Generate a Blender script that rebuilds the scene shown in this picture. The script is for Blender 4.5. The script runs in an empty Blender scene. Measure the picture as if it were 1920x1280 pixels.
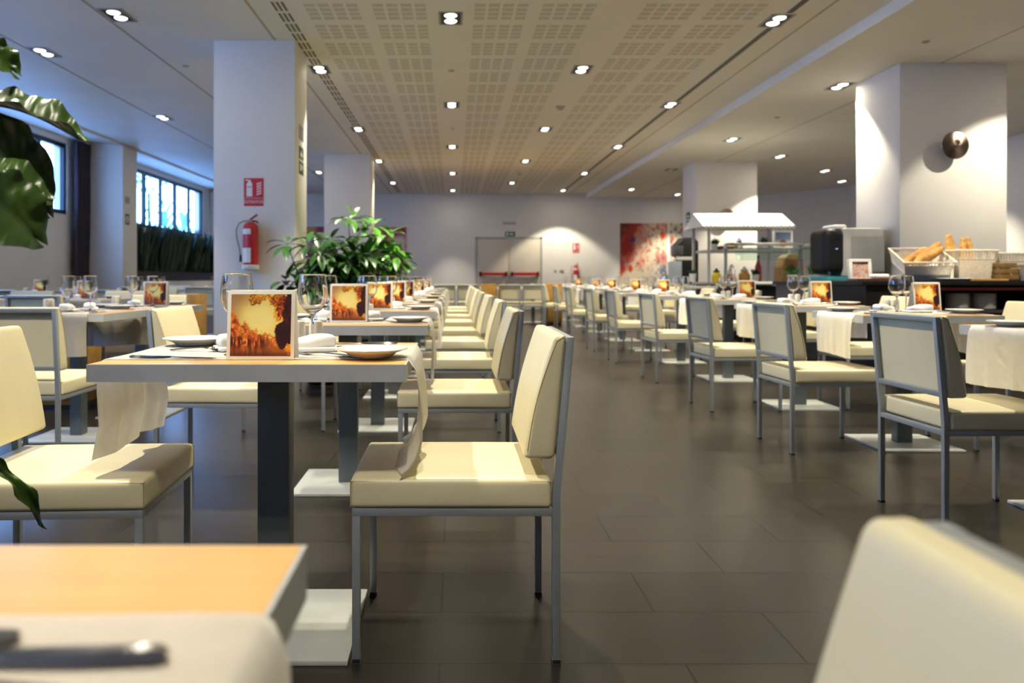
import bpy, bmesh, math, random
import numpy as np
from mathutils import Vector, Matrix
R = math.radians
C = bpy.context.scene.collection
sc = bpy.context.scene
random.seed(7)

# ------------------------------------------------------------------ camera, world, exposure
CH = 0.96                      # camera height
cam_d = bpy.data.cameras.new('camera'); cam = bpy.data.objects.new('camera', cam_d); C.objects.link(cam)
cam.location = (0, 0, CH); cam.rotation_euler = (R(90), 0, 0)
cam_d.lens = 28; cam_d.sensor_width = 36; cam_d.shift_x = 0.0568; cam_d.shift_y = -0.0625
cam_d.clip_start = 0.03; cam_d.clip_end = 200
cam_d.dof.use_dof = True; cam_d.dof.focus_distance = 2.05; cam_d.dof.aperture_fstop = 4.0
sc.camera = cam
sc.view_settings.view_transform = 'Standard'; sc.view_settings.look = 'None'
sc.view_settings.gamma = 1; sc.view_settings.use_curve_mapping = False
sc.view_settings.exposure = -0.06
sc.cycles.max_bounces = 8; sc.cycles.diffuse_bounces = 4; sc.cycles.glossy_bounces = 4
sc.cycles.transmission_bounces = 8; sc.cycles.transparent_max_bounces = 16
sc.cycles.caustics_reflective = False; sc.cycles.caustics_refractive = False
sc.cycles.sample_clamp_indirect = 4
W = bpy.data.worlds.new('daylight'); sc.world = W; W.use_nodes = True
bg = W.node_tree.nodes['Background']; bg.inputs[0].default_value = (0.22, 0.43, 1.0, 1); bg.inputs[1].default_value = 18.0
LAMP_W = 480.0
SPILL_W = 5.0
LAMP_COL = (1.0, 0.92, 0.73)

CEIL = 3.43; CEIL_R = 3.315; STEP_X = 3.92
BACK = 23.62; WINX = -6.85; PIERX = -6.13

# ------------------------------------------------------------------ materials
def lin(c):
    return tuple((x/12.92 if x <= 0.04045 else ((x+0.055)/1.055)**2.4) for x in c)
def mat(name, col, rough=0.6, metal=0.0, noise=0.0, nscale=8.0, bump=0.0, bscale=60.0, spec=0.5, coat=0.0):
    m = bpy.data.materials.new(name); m.use_nodes = True
    nt = m.node_tree; b = nt.nodes['Principled BSDF']
    b.inputs['Base Color'].default_value = (*col, 1); b.inputs['Roughness'].default_value = rough
    b.inputs['Metallic'].default_value = metal; b.inputs['Specular IOR Level'].default_value = spec
    b.inputs['Coat Weight'].default_value = coat
    if noise or bump:
        tc = nt.nodes.new('ShaderNodeTexCoord')
    if noise:
        n = nt.nodes.new('ShaderNodeTexNoise'); n.inputs['Scale'].default_value = nscale; n.inputs['Detail'].default_value = 4
        nt.links.new(tc.outputs['Object'], n.inputs['Vector'])
        r = nt.nodes.new('ShaderNodeValToRGB')
        r.color_ramp.elements[0].position = 0.3; r.color_ramp.elements[1].position = 0.7
        r.color_ramp.elements[0].color = (*[max(0, c*(1-noise)) for c in col], 1)
        r.color_ramp.elements[1].color = (*[min(1, c*(1+noise)) for c in col], 1)
        nt.links.new(n.outputs['Fac'], r.inputs['Fac']); nt.links.new(r.outputs['Color'], b.inputs['Base Color'])
    if bump:
        n2 = nt.nodes.new('ShaderNodeTexNoise'); n2.inputs['Scale'].default_value = bscale; n2.inputs['Detail'].default_value = 3
        nt.links.new(tc.outputs['Object'], n2.inputs['Vector'])
        bp = nt.nodes.new('ShaderNodeBump'); bp.inputs['Strength'].default_value = bump; bp.inputs['Distance'].default_value = 0.16/bscale
        nt.links.new(n2.outputs['Fac'], bp.inputs['Height']); nt.links.new(bp.outputs['Normal'], b.inputs['Normal'])
    return m
def emis(name, col, s):
    m = bpy.data.materials.new(name); m.use_nodes = True
    b = m.node_tree.nodes['Principled BSDF']; b.inputs['Base Color'].default_value = (*col, 1)
    b.inputs['Emission Color'].default_value = (*col, 1); b.inputs['Emission Strength'].default_value = s
    m.cycles.emission_sampling = 'NONE'
    return m
M = {}
M['wall'] = mat('white wall paint', (0.82, 0.78, 0.72), 0.75, noise=0.03, nscale=1.5, bump=0.08, bscale=120, spec=0.2)
M['leather'] = mat('cream leatherette', (0.66, 0.59, 0.375), 0.40, noise=0.05, nscale=5, bump=0.12, bscale=260)
M['stitch'] = mat('stitched seam', (0.36, 0.28, 0.14), 0.8)
M['frame'] = mat('silver grey painted steel', (0.34, 0.37, 0.39), 0.38, metal=0.45, noise=0.04, nscale=20)
M['cap'] = mat('black plastic cap', (0.012, 0.012, 0.012), 0.5)
M['alu'] = mat('brushed aluminium edge', (0.62, 0.64, 0.65), 0.36, metal=0.4, noise=0.06, nscale=14)
M['post'] = mat('grey table post', (0.13, 0.15, 0.16), 0.4, metal=0.45, noise=0.04, nscale=14)
M['base'] = mat('pale grey table foot', (0.52, 0.54, 0.50), 0.4, noise=0.07, nscale=9)
M['cloth'] = mat('off white cotton', (0.84, 0.81, 0.75), 0.85, noise=0.03, nscale=30, bump=0.2, bscale=400, spec=0.1)
M['napkin'] = mat('white cotton napkin', (0.85, 0.83, 0.80), 0.85, bump=0.2, bscale=300, spec=0.1)
M['china'] = mat('white glazed china', (0.82, 0.80, 0.75), 0.12, noise=0.02, nscale=10, coat=0.5)
M['cup'] = mat('cream ceramic shaker', (0.80, 0.74, 0.64), 0.2, noise=0.12, nscale=22, coat=0.3)
M['steel'] = mat('polished steel cutlery', (0.62, 0.61, 0.60), 0.16, metal=1.0, noise=0.04, nscale=30)
M['card'] = mat('white card', (0.80, 0.78, 0.72), 0.6, noise=0.02, nscale=40)
M['black'] = mat('black housing', (0.008, 0.008, 0.009), 0.5, noise=0.2, nscale=20, spec=0.2)
M['dark'] = mat('dark matte metal', (0.03, 0.03, 0.035), 0.5, noise=0.2, nscale=20)
M['chrome'] = mat('polished chrome', (0.75, 0.75, 0.75), 0.08, metal=1.0, noise=0.03, nscale=10)
M['red'] = mat('signal red', (0.50, 0.012, 0.015), 0.4, noise=0.08, nscale=12)
M['redsign'] = mat('red sign vinyl', (0.60, 0.015, 0.03), 0.5, noise=0.04, nscale=12)
M['white'] = mat('white print', (0.86, 0.85, 0.80), 0.5, noise=0.02, nscale=20)
M['green'] = mat('exit green', (0.01, 0.16, 0.06), 0.5, noise=0.04, nscale=20)
M['grey'] = mat('mid grey plastic', (0.28, 0.28, 0.27), 0.5, noise=0.05, nscale=10)
M['lgrey'] = mat('light grey plastic', (0.42, 0.41, 0.39), 0.5, noise=0.05, nscale=10)
M['curtain'] = mat('dark curtain fabric', (0.12, 0.10, 0.12), 0.9, noise=0.15, nscale=30, spec=0.1)
M['leaf'] = mat('dark green leaf', (0.022, 0.085, 0.014), 0.32, noise=0.5, nscale=7)
M['leaf2'] = mat('bright green leaf', (0.08, 0.26, 0.02), 0.35, noise=0.45, nscale=7)
M['palm'] = mat('teal green foliage paled by haze', (0.12, 0.34, 0.22), 0.5, noise=0.3, nscale=4)  # outdoor haze is put into the leaf colour, paler than real leaves
M['leafhedge'] = mat('sword leaf green', (0.006, 0.028, 0.014), 0.4, noise=0.6, nscale=5)
M['stem'] = mat('plant stem', (0.05, 0.06, 0.02), 0.7, noise=0.3, nscale=20)
M['pot'] = mat('dark planter', (0.006, 0.006, 0.007), 0.5, noise=0.2, nscale=8)
M['soil'] = mat('potting soil', (0.03, 0.018, 0.01), 0.95, noise=0.5, nscale=60, bump=0.8, bscale=80)
M['panel'] = mat('window frame black', (0.008, 0.012, 0.016), 0.4, noise=0.2, nscale=20)
M['bread'] = mat('baked bread crust', (0.62, 0.33, 0.08), 0.7, noise=0.35, nscale=18, bump=0.5, bscale=60)
M['bread2'] = mat('dark bread crust', (0.36, 0.17, 0.035), 0.75, noise=0.4, nscale=22, bump=0.6, bscale=60)
M['wicker'] = mat('cream plastic basket weave', (0.66, 0.60, 0.50), 0.6, noise=0.15, nscale=60, bump=0.8, bscale=90)
M['crate'] = mat('dark wooden crate', (0.16, 0.09, 0.02), 0.7, noise=0.3, nscale=20)
M['pine'] = mat('honey pine', (0.42, 0.22, 0.035), 0.5, noise=0.2, nscale=12)
M['lampglass'] = emis('lit lamp glass', (1.0, 0.97, 0.86), 4)
M['lampoff'] = mat('unlit lamp reflector', (0.55, 0.55, 0.55), 0.2, metal=0.8)
M['vent'] = mat('dark vent slot', (0.10, 0.085, 0.055), 0.7, noise=0.1, nscale=20)
M['groove'] = mat('ceiling joint shadow gap', (0.42, 0.37, 0.28), 0.8, noise=0.03, nscale=20)
M['outwall'] = mat('pale garden wall render', (0.62, 0.66, 0.70), 0.8, noise=0.04, nscale=3)
M['yellow'] = mat('yellow ceramic', (0.75, 0.52, 0.01), 0.3, noise=0.05, nscale=10)
M['orange'] = mat('orange tinted jar', (0.55, 0.16, 0.05), 0.3, noise=0.1, nscale=10)
M['teal'] = mat('teal enamel', (0.03, 0.22, 0.24), 0.3, noise=0.1, nscale=10)
M['brown'] = mat('glossy brown', (0.10, 0.035, 0.012), 0.3, noise=0.3, nscale=10)
M['darkred'] = mat('deep red plastic', (0.22, 0.012, 0.01), 0.4, noise=0.1, nscale=10)
M['bluegrey'] = mat('blue grey plastic', (0.20, 0.23, 0.27), 0.5, noise=0.05, nscale=10)

def mat_wood():
    m = bpy.data.materials.new('light beech laminate'); m.use_nodes = True
    nt = m.node_tree; b = nt.nodes['Principled BSDF']; L = nt.links.new
    tc = nt.nodes.new('ShaderNodeTexCoord'); mp = nt.nodes.new('ShaderNodeMapping'); mp.inputs['Scale'].default_value = (2, 30, 2)
    n = nt.nodes.new('ShaderNodeTexNoise'); n.inputs['Scale'].default_value = 3; n.inputs['Detail'].default_value = 5
    r = nt.nodes.new('ShaderNodeValToRGB'); r.color_ramp.elements[0].color = (0.60, 0.33, 0.10, 1); r.color_ramp.elements[1].color = (0.72, 0.43, 0.15, 1)
    L(tc.outputs['Object'], mp.inputs[0]); L(mp.outputs[0], n.inputs['Vector']); L(n.outputs['Fac'], r.inputs['Fac']); L(r.outputs[0], b.inputs['Base Color'])
    b.inputs['Roughness'].default_value = 0.28
    return m
M['wood'] = mat_wood()

def mat_floor():
    m = bpy.data.materials.new('dark stone tile'); m.use_nodes = True
    nt = m.node_tree; b = nt.nodes['Principled BSDF']; L = nt.links.new
    tc = nt.nodes.new('ShaderNodeTexCoord')
    mp = nt.nodes.new('ShaderNodeMapping'); mp.inputs['Location'].default_value = (0.035+0.305*0, -1.98, 0)
    L(tc.outputs['Object'], mp.inputs[0])
    br = nt.nodes.new('ShaderNodeTexBrick'); br.offset = 0.5; br.squash = 1
    br.inputs['Scale'].default_value = 1; br.inputs['Brick Width'].default_value = 0.61; br.inputs['Row Height'].default_value = 0.305
    br.inputs['Mortar Size'].default_value = 0.0028; br.inputs['Mortar Smooth'].default_value = 0.1; br.inputs['Bias'].default_value = 0
    br.inputs['Color1'].default_value = (0.019, 0.0155, 0.0115, 1); br.inputs['Color2'].default_value = (0.024, 0.020, 0.015, 1); br.inputs['Mortar'].default_value = (0.006, 0.005, 0.004, 1)
    L(mp.outputs[0], br.inputs['Vector'])
    mp2 = nt.nodes.new('ShaderNodeMapping'); mp2.inputs['Scale'].default_value = (3, 14, 3); L(tc.outputs['Object'], mp2.inputs[0])
    n = nt.nodes.new('ShaderNodeTexNoise'); n.inputs['Scale'].default_value = 2.0; n.inputs['Detail'].default_value = 8; n.inputs['Roughness'].default_value = 0.65
    L(mp2.outputs[0], n.inputs['Vector'])
    mr = nt.nodes.new('ShaderNodeMapRange'); mr.inputs['From Min'].default_value = 0.3; mr.inputs['From Max'].default_value = 0.7; mr.inputs['To Min'].default_value = 0.72; mr.inputs['To Max'].default_value = 1.28
    L(n.outputs['Fac'], mr.inputs[0])
    mx = nt.nodes.new('ShaderNodeVectorMath'); mx.operation = 'SCALE'; L(br.outputs['Color'], mx.inputs[0]); L(mr.outputs[0], mx.inputs['Scale'])
    L(mx.outputs[0], b.inputs['Base Color']); b.inputs['Specular IOR Level'].default_value = 0.38
    mr2 = nt.nodes.new('ShaderNodeMapRange'); mr2.inputs['To Min'].default_value = 0.26; mr2.inputs['To Max'].default_value = 0.33; L(n.outputs['Fac'], mr2.inputs[0]); L(mr2.outputs[0], b.inputs['Roughness'])
    bp = nt.nodes.new('ShaderNodeBump'); bp.inputs['Strength'].default_value = 0.8; bp.inputs['Distance'].default_value = 0.003; bp.invert = True
    L(br.outputs['Fac'], bp.inputs['Height']); L(bp.outputs['Normal'], b.inputs['Normal'])
    return m
M['floor'] = mat_floor()

def mat_ceiling():
    """plaster ceiling with blocks of fine acoustic slots between the rows of lamps"""
    m = bpy.data.materials.new('perforated acoustic plaster'); m.use_nodes = True
    nt = m.node_tree; b = nt.nodes['Principled BSDF']; L = nt.links.new
    tc = nt.nodes.new('ShaderNodeTexCoord'); sp = nt.nodes.new('ShaderNodeSeparateXYZ'); L(tc.outputs['Object'], sp.inputs[0])
    def mt(op, a, v=None, v2=None):
        n = nt.nodes.new('ShaderNodeMath'); n.operation = op
        for i, q in enumerate((a, v, v2)):
            if q is None: continue
            if isinstance(q, (int, float)): n.inputs[i].default_value = q
            else: L(q, n.inputs[i])
        return n.outputs[0]
    x = mt('ADD', sp.outputs['X'], 1.585); y = mt('ADD', sp.outputs['Y'], 20*0.605 - 7.19)
    P = 1.555
    m1 = mt('MULTIPLY', mt('FRACT', mt('DIVIDE', x, P)), P)
    inx = mt('MULTIPLY', mt('GREATER_THAN', m1, 0.225), mt('LESS_THAN', m1, 1.335))
    g = mt('SUBTRACT', m1, 0.225)
    g = mt('MULTIPLY', mt('FRACT', mt('DIVIDE', g, 0.62)), 0.62)
    gx = mt('LESS_THAN', g, 0.487)
    n1 = mt('MULTIPLY', mt('FRACT', mt('DIVIDE', y, 0.605)), 0.605)
    gy = mt('LESS_THAN', n1, 0.46)
    sx = mt('LESS_THAN', mt('FRACT', mt('DIVIDE', g, 0.1295)), 0.76)
    sy = mt('LESS_THAN', mt('FRACT', mt('DIVIDE', n1, 0.119)), 0.72)
    sl = mt('LESS_THAN', mt('FRACT', mt('DIVIDE', g, 0.0162)), 0.42)
    rng = mt('MULTIPLY', mt('GREATER_THAN', sp.outputs['X'], -1.45), mt('LESS_THAN', sp.outputs['X'], 2.95))
    f = rng
    for q in (inx, gx, gy, sx, sy, sl): f = mt('MULTIPLY', f, q)
    n = nt.nodes.new('ShaderNodeTexNoise'); n.inputs['Scale'].default_value = 1.2; L(tc.outputs['Object'], n.inputs['Vector'])
    r = nt.nodes.new('ShaderNodeValToRGB'); r.color_ramp.elements[0].color = (0.84, 0.78, 0.67, 1); r.color_ramp.elements[1].color = (0.90, 0.86, 0.77, 1)
    L(n.outputs['Fac'], r.inputs['Fac'])
    mix = nt.nodes.new('ShaderNodeMix'); mix.data_type = 'RGBA'
    L(f, mix.inputs['Factor']); L(r.outputs[0], mix.inputs['A']); mix.inputs['B'].default_value = (0.30, 0.26, 0.20, 1)
    L(mix.outputs['Result'], b.inputs['Base Color']); b.inputs['Roughness'].default_value = 0.6; b.inputs['Specular IOR Level'].default_value = 0.3
    return m
M['ceiling'] = mat_ceiling()
M['plain_ceiling'] = mat('plain ceiling plaster', (0.87, 0.84, 0.77), 0.6, noise=0.03, nscale=1.2, spec=0.3)

def mat_glass(name, tint=(1, 1, 1), rough=0.0):
    m = bpy.data.materials.new(name); m.use_nodes = True
    b = m.node_tree.nodes['Principled BSDF']
    b.inputs['Base Color'].default_value = (*tint, 1); b.inputs['Roughness'].default_value = rough
    b.inputs['Transmission Weight'].default_value = 1.0; b.inputs['IOR'].default_value = 1.45
    return m
M['glass'] = mat_glass('clear wine glass')
M['gglass'] = mat_glass('greenish shelf glass', (0.75, 0.95, 0.88), 0.02)
def mat_pane():
    m = bpy.data.materials.new('window pane glass'); m.use_nodes = True; nt = m.node_tree; nt.nodes.clear()
    o = nt.nodes.new('ShaderNodeOutputMaterial'); mx = nt.nodes.new('ShaderNodeMixShader'); t = nt.nodes.new('ShaderNodeBsdfTransparent'); g = nt.nodes.new('ShaderNodeBsdfGlossy')
    fr = nt.nodes.new('ShaderNodeValue'); fr.outputs[0].default_value = 0.04; g.inputs['Roughness'].default_value = 0.03; t.inputs[0].default_value = (0.94, 0.98, 0.98, 1)
    nt.links.new(fr.outputs[0], mx.inputs[0]); nt.links.new(t.outputs[0], mx.inputs[1]); nt.links.new(g.outputs[0], mx.inputs[2]); nt.links.new(mx.outputs[0], o.inputs[0])
    return m
M['pane'] = mat_pane()
def mat_vcol(name, rough=0.45):
    m = bpy.data.materials.new(name); m.use_nodes = True; nt = m.node_tree; b = nt.nodes['Principled BSDF']
    a = nt.nodes.new('ShaderNodeAttribute'); a.attribute_name = 'Ink'
    n = nt.nodes.new('ShaderNodeTexNoise'); n.inputs['Scale'].default_value = 300
    nt.links.new(a.outputs['Color'], b.inputs['Base Color']); b.inputs['Roughness'].default_value = rough
    return m
M['print'] = mat_vcol('printed picture ink')

# ------------------------------------------------------------------ mesh helpers
class MB:
    def __init__(s): s.bm = bmesh.new()
    def box(s, c, d, bev=0.0, rot=None, mi=0):
        r = bmesh.ops.create_cube(s.bm, size=1)
        vs = r['verts']
        mx = Matrix.Translation(c) @ (rot.to_4x4() if rot else Matrix.Identity(4)) @ Matrix.Diagonal((*d, 1))
        bmesh.ops.transform(s.bm, matrix=mx, verts=vs)
        fs = {f for v in vs for f in v.link_faces}
        for f in fs: f.material_index = mi
        if bev:
            es = list({e for v in vs for e in v.link_edges})
            bmesh.ops.bevel(s.bm, geom=es, offset=bev, segments=2, affect='EDGES', profile=0.6)
        return s
    def b2(s, x0, x1, y0, y1, z0, z1, bev=0.0, mi=0):
        return s.box(((x0+x1)/2, (y0+y1)/2, (z0+z1)/2), (abs(x1-x0), abs(y1-y0), abs(z1-z0)), bev, None, mi)
    def bar(s, a, b, w, h, bev=0.0, mi=0, up=Vector((0, 1, 0))):
        a = Vector(a); b = Vector(b); d = b-a; z = d.normalized()
        x = up.cross(z)
        if x.length < 1e-4: x = Vector((1, 0, 0)).cross(z)
        x.normalize(); y = z.cross(x)
        rot = Matrix((x, y, z)).transposed()
        return s.box((a+b)/2, (w, h, d.length), bev, rot, mi)
    def lathe(s, prof, seg=32, c=(0, 0, 0), close=False, mi=0):
        rings = []
        c = Vector(c)
        for r, z in prof:
            if r < 1e-6: rings.append([s.bm.verts.new(c+Vector((0, 0, z)))])
            else: rings.append([s.bm.verts.new(c+Vector((r*math.cos(2*math.pi*i/seg), r*math.sin(2*math.pi*i/seg), z))) for i in range(seg)])
        prs = list(zip(rings, rings[1:])) + ([(rings[-1], rings[0])] if close else [])
        for A, B in prs:
            for i in range(seg):
                j = (i+1) % seg
                if len(A) == 1 and len(B) == 1: continue
                if len(A) == 1: f = s.bm.faces.new((A[0], B[j], B[i]))
                elif len(B) == 1: f = s.bm.faces.new((A[i], A[j], B[0]))
                else: f = s.bm.faces.new((A[i], A[j], B[j], B[i]))
                f.material_index = mi
        return s
    def tube(s, pts, r, seg=8, caps=True, mi=0, closed=False):
        pts = [Vector(p) for p in pts]; n = len(pts)
        rr = r if isinstance(r, (list, tuple)) else [r]*n
        rings = []
        ref = Vector((0.13, 0.2, 1)).normalized()
        for i, p in enumerate(pts):
            a = pts[(i-1) % n] if (closed or i > 0) else p
            b = pts[(i+1) % n] if (closed or i < n-1) else p
            t = (b-a).normalized(); x = ref.cross(t)
            if x.length < 0.05: x = Vector((1, 0.1, 0)).cross(t)
            x.normalize(); y = t.cross(x)
            rings.append([s.bm.verts.new(p + rr[i]*(x*math.cos(2*math.pi*k/seg)+y*math.sin(2*math.pi*k/seg))) for k in range(seg)])
        prs = list(zip(rings, rings[1:])) + ([(rings[-1], rings[0])] if closed else [])
        for A, B in prs:
            for k in range(seg):
                j = (k+1) % seg; f = s.bm.faces.new((A[k], A[j], B[j], B[k])); f.material_index = mi
        if caps and not closed:
            f = s.bm.faces.new(list(reversed(rings[0]))); f.material_index = mi
            f = s.bm.faces.new(rings[-1]); f.material_index = mi
        return s
    def poly(s, pts, mi=0):
        f = s.bm.faces.new([s.bm.verts.new(p) for p in pts]); f.material_index = mi; return s
    def prism(s, pts2, y0, y1, axis='Y', mi=0, bev=0.0):
        """extrude a 2D outline (a,b): axis Y -> (x,z), X -> (y,z), Z -> (x,y)"""
        def P(a, b, t):
            return {'Y': (a, t, b), 'X': (t, a, b), 'Z': (a, b, t)}[axis]
        A = [s.bm.verts.new(P(a, b, y0)) for a, b in pts2]; B = [s.bm.verts.new(P(a, b, y1)) for a, b in pts2]
        fs = [s.bm.faces.new(A), s.bm.faces.new(list(reversed(B)))]
        n = len(A)
        for i in range(n):
            j = (i+1) % n; fs.append(s.bm.faces.new((A[j], A[i], B[i], B[j])))
        for f in fs: f.material_index = mi
        if bev:
            es = list({e for f in fs for e in f.edges})
            bmesh.ops.bevel(s.bm, geom=es, offset=bev, segments=3, affect='EDGES', profile=0.55)
        return s
    def rbox(s, c, h, r, crown=0.0, n=6, crown2=0.0, mi=0, fn=None):
        """rounded cushion block, half extents h, corner radius r, crown bulge on the top"""
        c = Vector(c)
        def axis(hh):
            e = [-hh, -hh+r*0.12, -hh+r*0.35, -hh+r*0.65, -hh+r]
            m = [(-hh+r)+(2*(hh-r))*k/n for k in range(1, n)]
            return e+m+[-q for q in reversed(e)]
        ax = [axis(q) for q in h]; vd = {}
        def V(p):
            k = tuple(round(q, 6) for q in p)
            if k in vd: return vd[k]
            v = Vector(p); q = Vector([max(-(h[i]-r), min(h[i]-r, v[i])) for i in range(3)])
            d = v-q
            if d.length > 1e-9: v = q+d.normalized()*r
            wx = max(0, 1-(v.x/h[0])**2); wy = max(0, 1-(v.y/h[1])**2); wz = max(0, 1-(v.z/h[2])**2)
            if v.z > 0: v.z += crown*(wx*wy)**0.7*(v.z/h[2])
            v.x += math.copysign(crown2*wy*wz, v.x)*abs(v.x)/h[0]; v.y += math.copysign(crown2*wx*wz, v.y)*abs(v.y)/h[1]
            if fn: v = fn(v)
            vd[k] = s.bm.verts.new(c+v); return vd[k]
        for a in range(3):
            u, w = (a+1) % 3, (a+2) % 3
            for sgn in (-1, 1):
                for i in range(len(ax[u])-1):
                    for j in range(len(ax[w])-1):
                        q = []
                        for (ii, jj) in ((i, j), (i+1, j), (i+1, j+1), (i, j+1)):
                            p = [0, 0, 0]; p[a] = sgn*h[a]; p[u] = ax[u][ii]; p[w] = ax[w][jj]; q.append(V(p))
                        if sgn < 0: q.reverse()
                        if len(set(q)) == 4:
                            f = s.bm.faces.new(q); f.material_index = mi
        return s
    def mesh(s, name, mats, angle=35):
        if not isinstance(mats, (list, tuple)): mats = [mats]
        me = bpy.data.meshes.new(name); bmesh.ops.recalc_face_normals(s.bm, faces=s.bm.faces[:]) if not getattr(s, 'keep', False) else None
        s.bm.to_mesh(me); s.bm.free()
        for m in mats: me.materials.append(m)
        me.shade_smooth(); me.set_sharp_from_angle(angle=R(angle))
        return me

def link(name, me, parent=None, loc=(0, 0, 0), rot=(0, 0, 0)):
    o = bpy.data.objects.new(name, me); C.objects.link(o)
    o.location = loc; o.rotation_euler = rot
    if parent: o.parent = parent
    return o
USED = {}
def tag(o, label=None, cat=None, group=None, kind=None):
    if label:
        o['label'] = label; USED.setdefault(label, []).append(group)
    if cat: o['category'] = cat
    if group: o['group'] = group
    if kind: o['kind'] = kind
    return o
def struct(name, mb, m, parent=None, angle=35):
    me = mb.mesh(name, m, angle) if isinstance(mb, MB) else mb
    o = link(name, me, parent)
    if not parent: o['kind'] = 'structure'
    return o
class Kind:
    """one kind of thing: its parts are (name, mesh, label, loc, rot, subparts)"""
    def __init__(s, name, cat, parts=None, mesh=None): s.name = name; s.cat = cat; s.parts = parts or []; s.mesh = mesh
    def put(s, loc, rz=0, label='', group=None, full=True, rot=None):
        o = bpy.data.objects.new(s.name, s.mesh); C.objects.link(o)
        o.location = loc; o.rotation_euler = rot if rot else (0, 0, rz)
        tag(o, label, s.cat, group)
        for p in s.parts:
            c = link(p[0], p[1], o, p[3] if len(p) > 3 else (0, 0, 0), p[4] if len(p) > 4 else (0, 0, 0))
            if len(p) > 2 and p[2]: c['label'] = p[2]
            if len(p) > 5 and full:
                for q in p[5]:
                    d = link(q[0], q[1], c, q[3] if len(q) > 3 else (0, 0, 0), q[4] if len(q) > 4 else (0, 0, 0))
                    if len(q) > 2 and q[2]: d['label'] = q[2]
        return o
ORD = ['first', 'second', 'third', 'fourth', 'fifth', 'sixth', 'seventh', 'eighth', 'ninth', 'tenth', 'eleventh', 'twelfth']

# ------------------------------------------------------------------ the room
XL, XR, YF = WINX, 9.6, -4.0
o = struct('floor', MB().b2(-7.2, 12, YF-0.2, 24, -0.1, 0), M['floor'])
mc = MB().b2(-1.86, 3.42, YF, BACK+0.1, CEIL, CEIL+0.12)
o = struct('ceiling', mc, M['ceiling'])
mc = MB().b2(-7.1, -1.86, YF, BACK+0.1, CEIL, CEIL+0.12).b2(3.42, STEP_X, YF, BACK+0.1, CEIL, CEIL+0.12)
struct('ceiling', mc, M['plain_ceiling'])
mc = MB().b2(STEP_X, 12, YF, BACK+0.1, CEIL_R, CEIL+0.12)
struct('ceiling', mc, M['plain_ceiling'])
mg = MB()
for gx in (-1.86, -3.31, -4.61, 3.42): mg.b2(gx-0.011, gx+0.011, YF, BACK, CEIL-0.003, CEIL+0.02)
struct('trim_1', mg, M['groove'])
mg = MB()
for gx in (5.35,): mg.b2(gx-0.008, gx+0.008, YF, BACK, CEIL_R-0.003, CEIL_R+0.02)
struct('trim_2', mg, M['groove'])
# cove lip along the window side
struct('trim_3', MB().b2(PIERX-0.03, PIERX, YF, BACK, CEIL-0.035, CEIL+0.02), M['plain_ceiling'])
# walls
struct('wall_back', MB().b2(-7.2, 8.35, BACK, BACK+0.2, 0, CEIL+0.1), M['wall'])
def slabwall(name, p, q, z1=CEIL+0.1, t=0.15):
    p = Vector((*p, 0)); q = Vector((*q, 0)); d = (q-p).normalized(); n = Vector((d.y, -d.x, 0))*t
    m = MB(); pts = [p, q, q+n, p+n]
    return struct(name, m.prism([(a.x, a.y) for a in pts], 0, z1, 'Z'), M['wall'])
slabwall('wall_back_right', (8.3, BACK), (10.35, 20.6))
slabwall('wall_right', (10.35, 20.6), (9.3, 12.0))
slabwall('wall_right', (9.3, 12.0), (9.3, YF))
# wall behind the camera with one long high window, added unseen to let in daylight
FILL_WIN = [(-6.2, -4.0)]; mf = MB().b2(-7.2, 9.5, YF-0.2, YF, 0, 2.6).b2(-7.2, 9.5, YF-0.2, YF, 3.1, CEIL+0.1)
xs = [-7.2]+[v for w in FILL_WIN for v in w]+[9.5]
for a, b in zip(xs[::2], xs[1::2]): mf.b2(a, b, YF-0.2, YF, 2.6, 3.1)
struct('wall_front', mf, M['wall'])
for i, (a, b) in enumerate(FILL_WIN):
    wf = MB(); t = 0.06
    wf.b2(a, b, YF-0.12, YF-0.06, 2.6, 2.6+t).b2(a, b, YF-0.12, YF-0.06, 3.1-t, 3.1).b2(a, a+t, YF-0.12, YF-0.06, 2.6+t, 3.1-t).b2(b-t, b, YF-0.12, YF-0.06, 2.6+t, 3.1-t)
    for q in (0.33, 0.67): wf.b2(a+(b-a)*q-0.03, a+(b-a)*q+0.03, YF-0.12, YF-0.06, 2.6+t, 3.1-t)
    w = struct('window_%d' % (i+4), wf, M['panel'])
    link('window_pane', MB().b2(a+t, b-t, YF-0.094, YF-0.088, 2.6+t, 3.1-t).mesh('window_pane', M['pane']), w)
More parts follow.
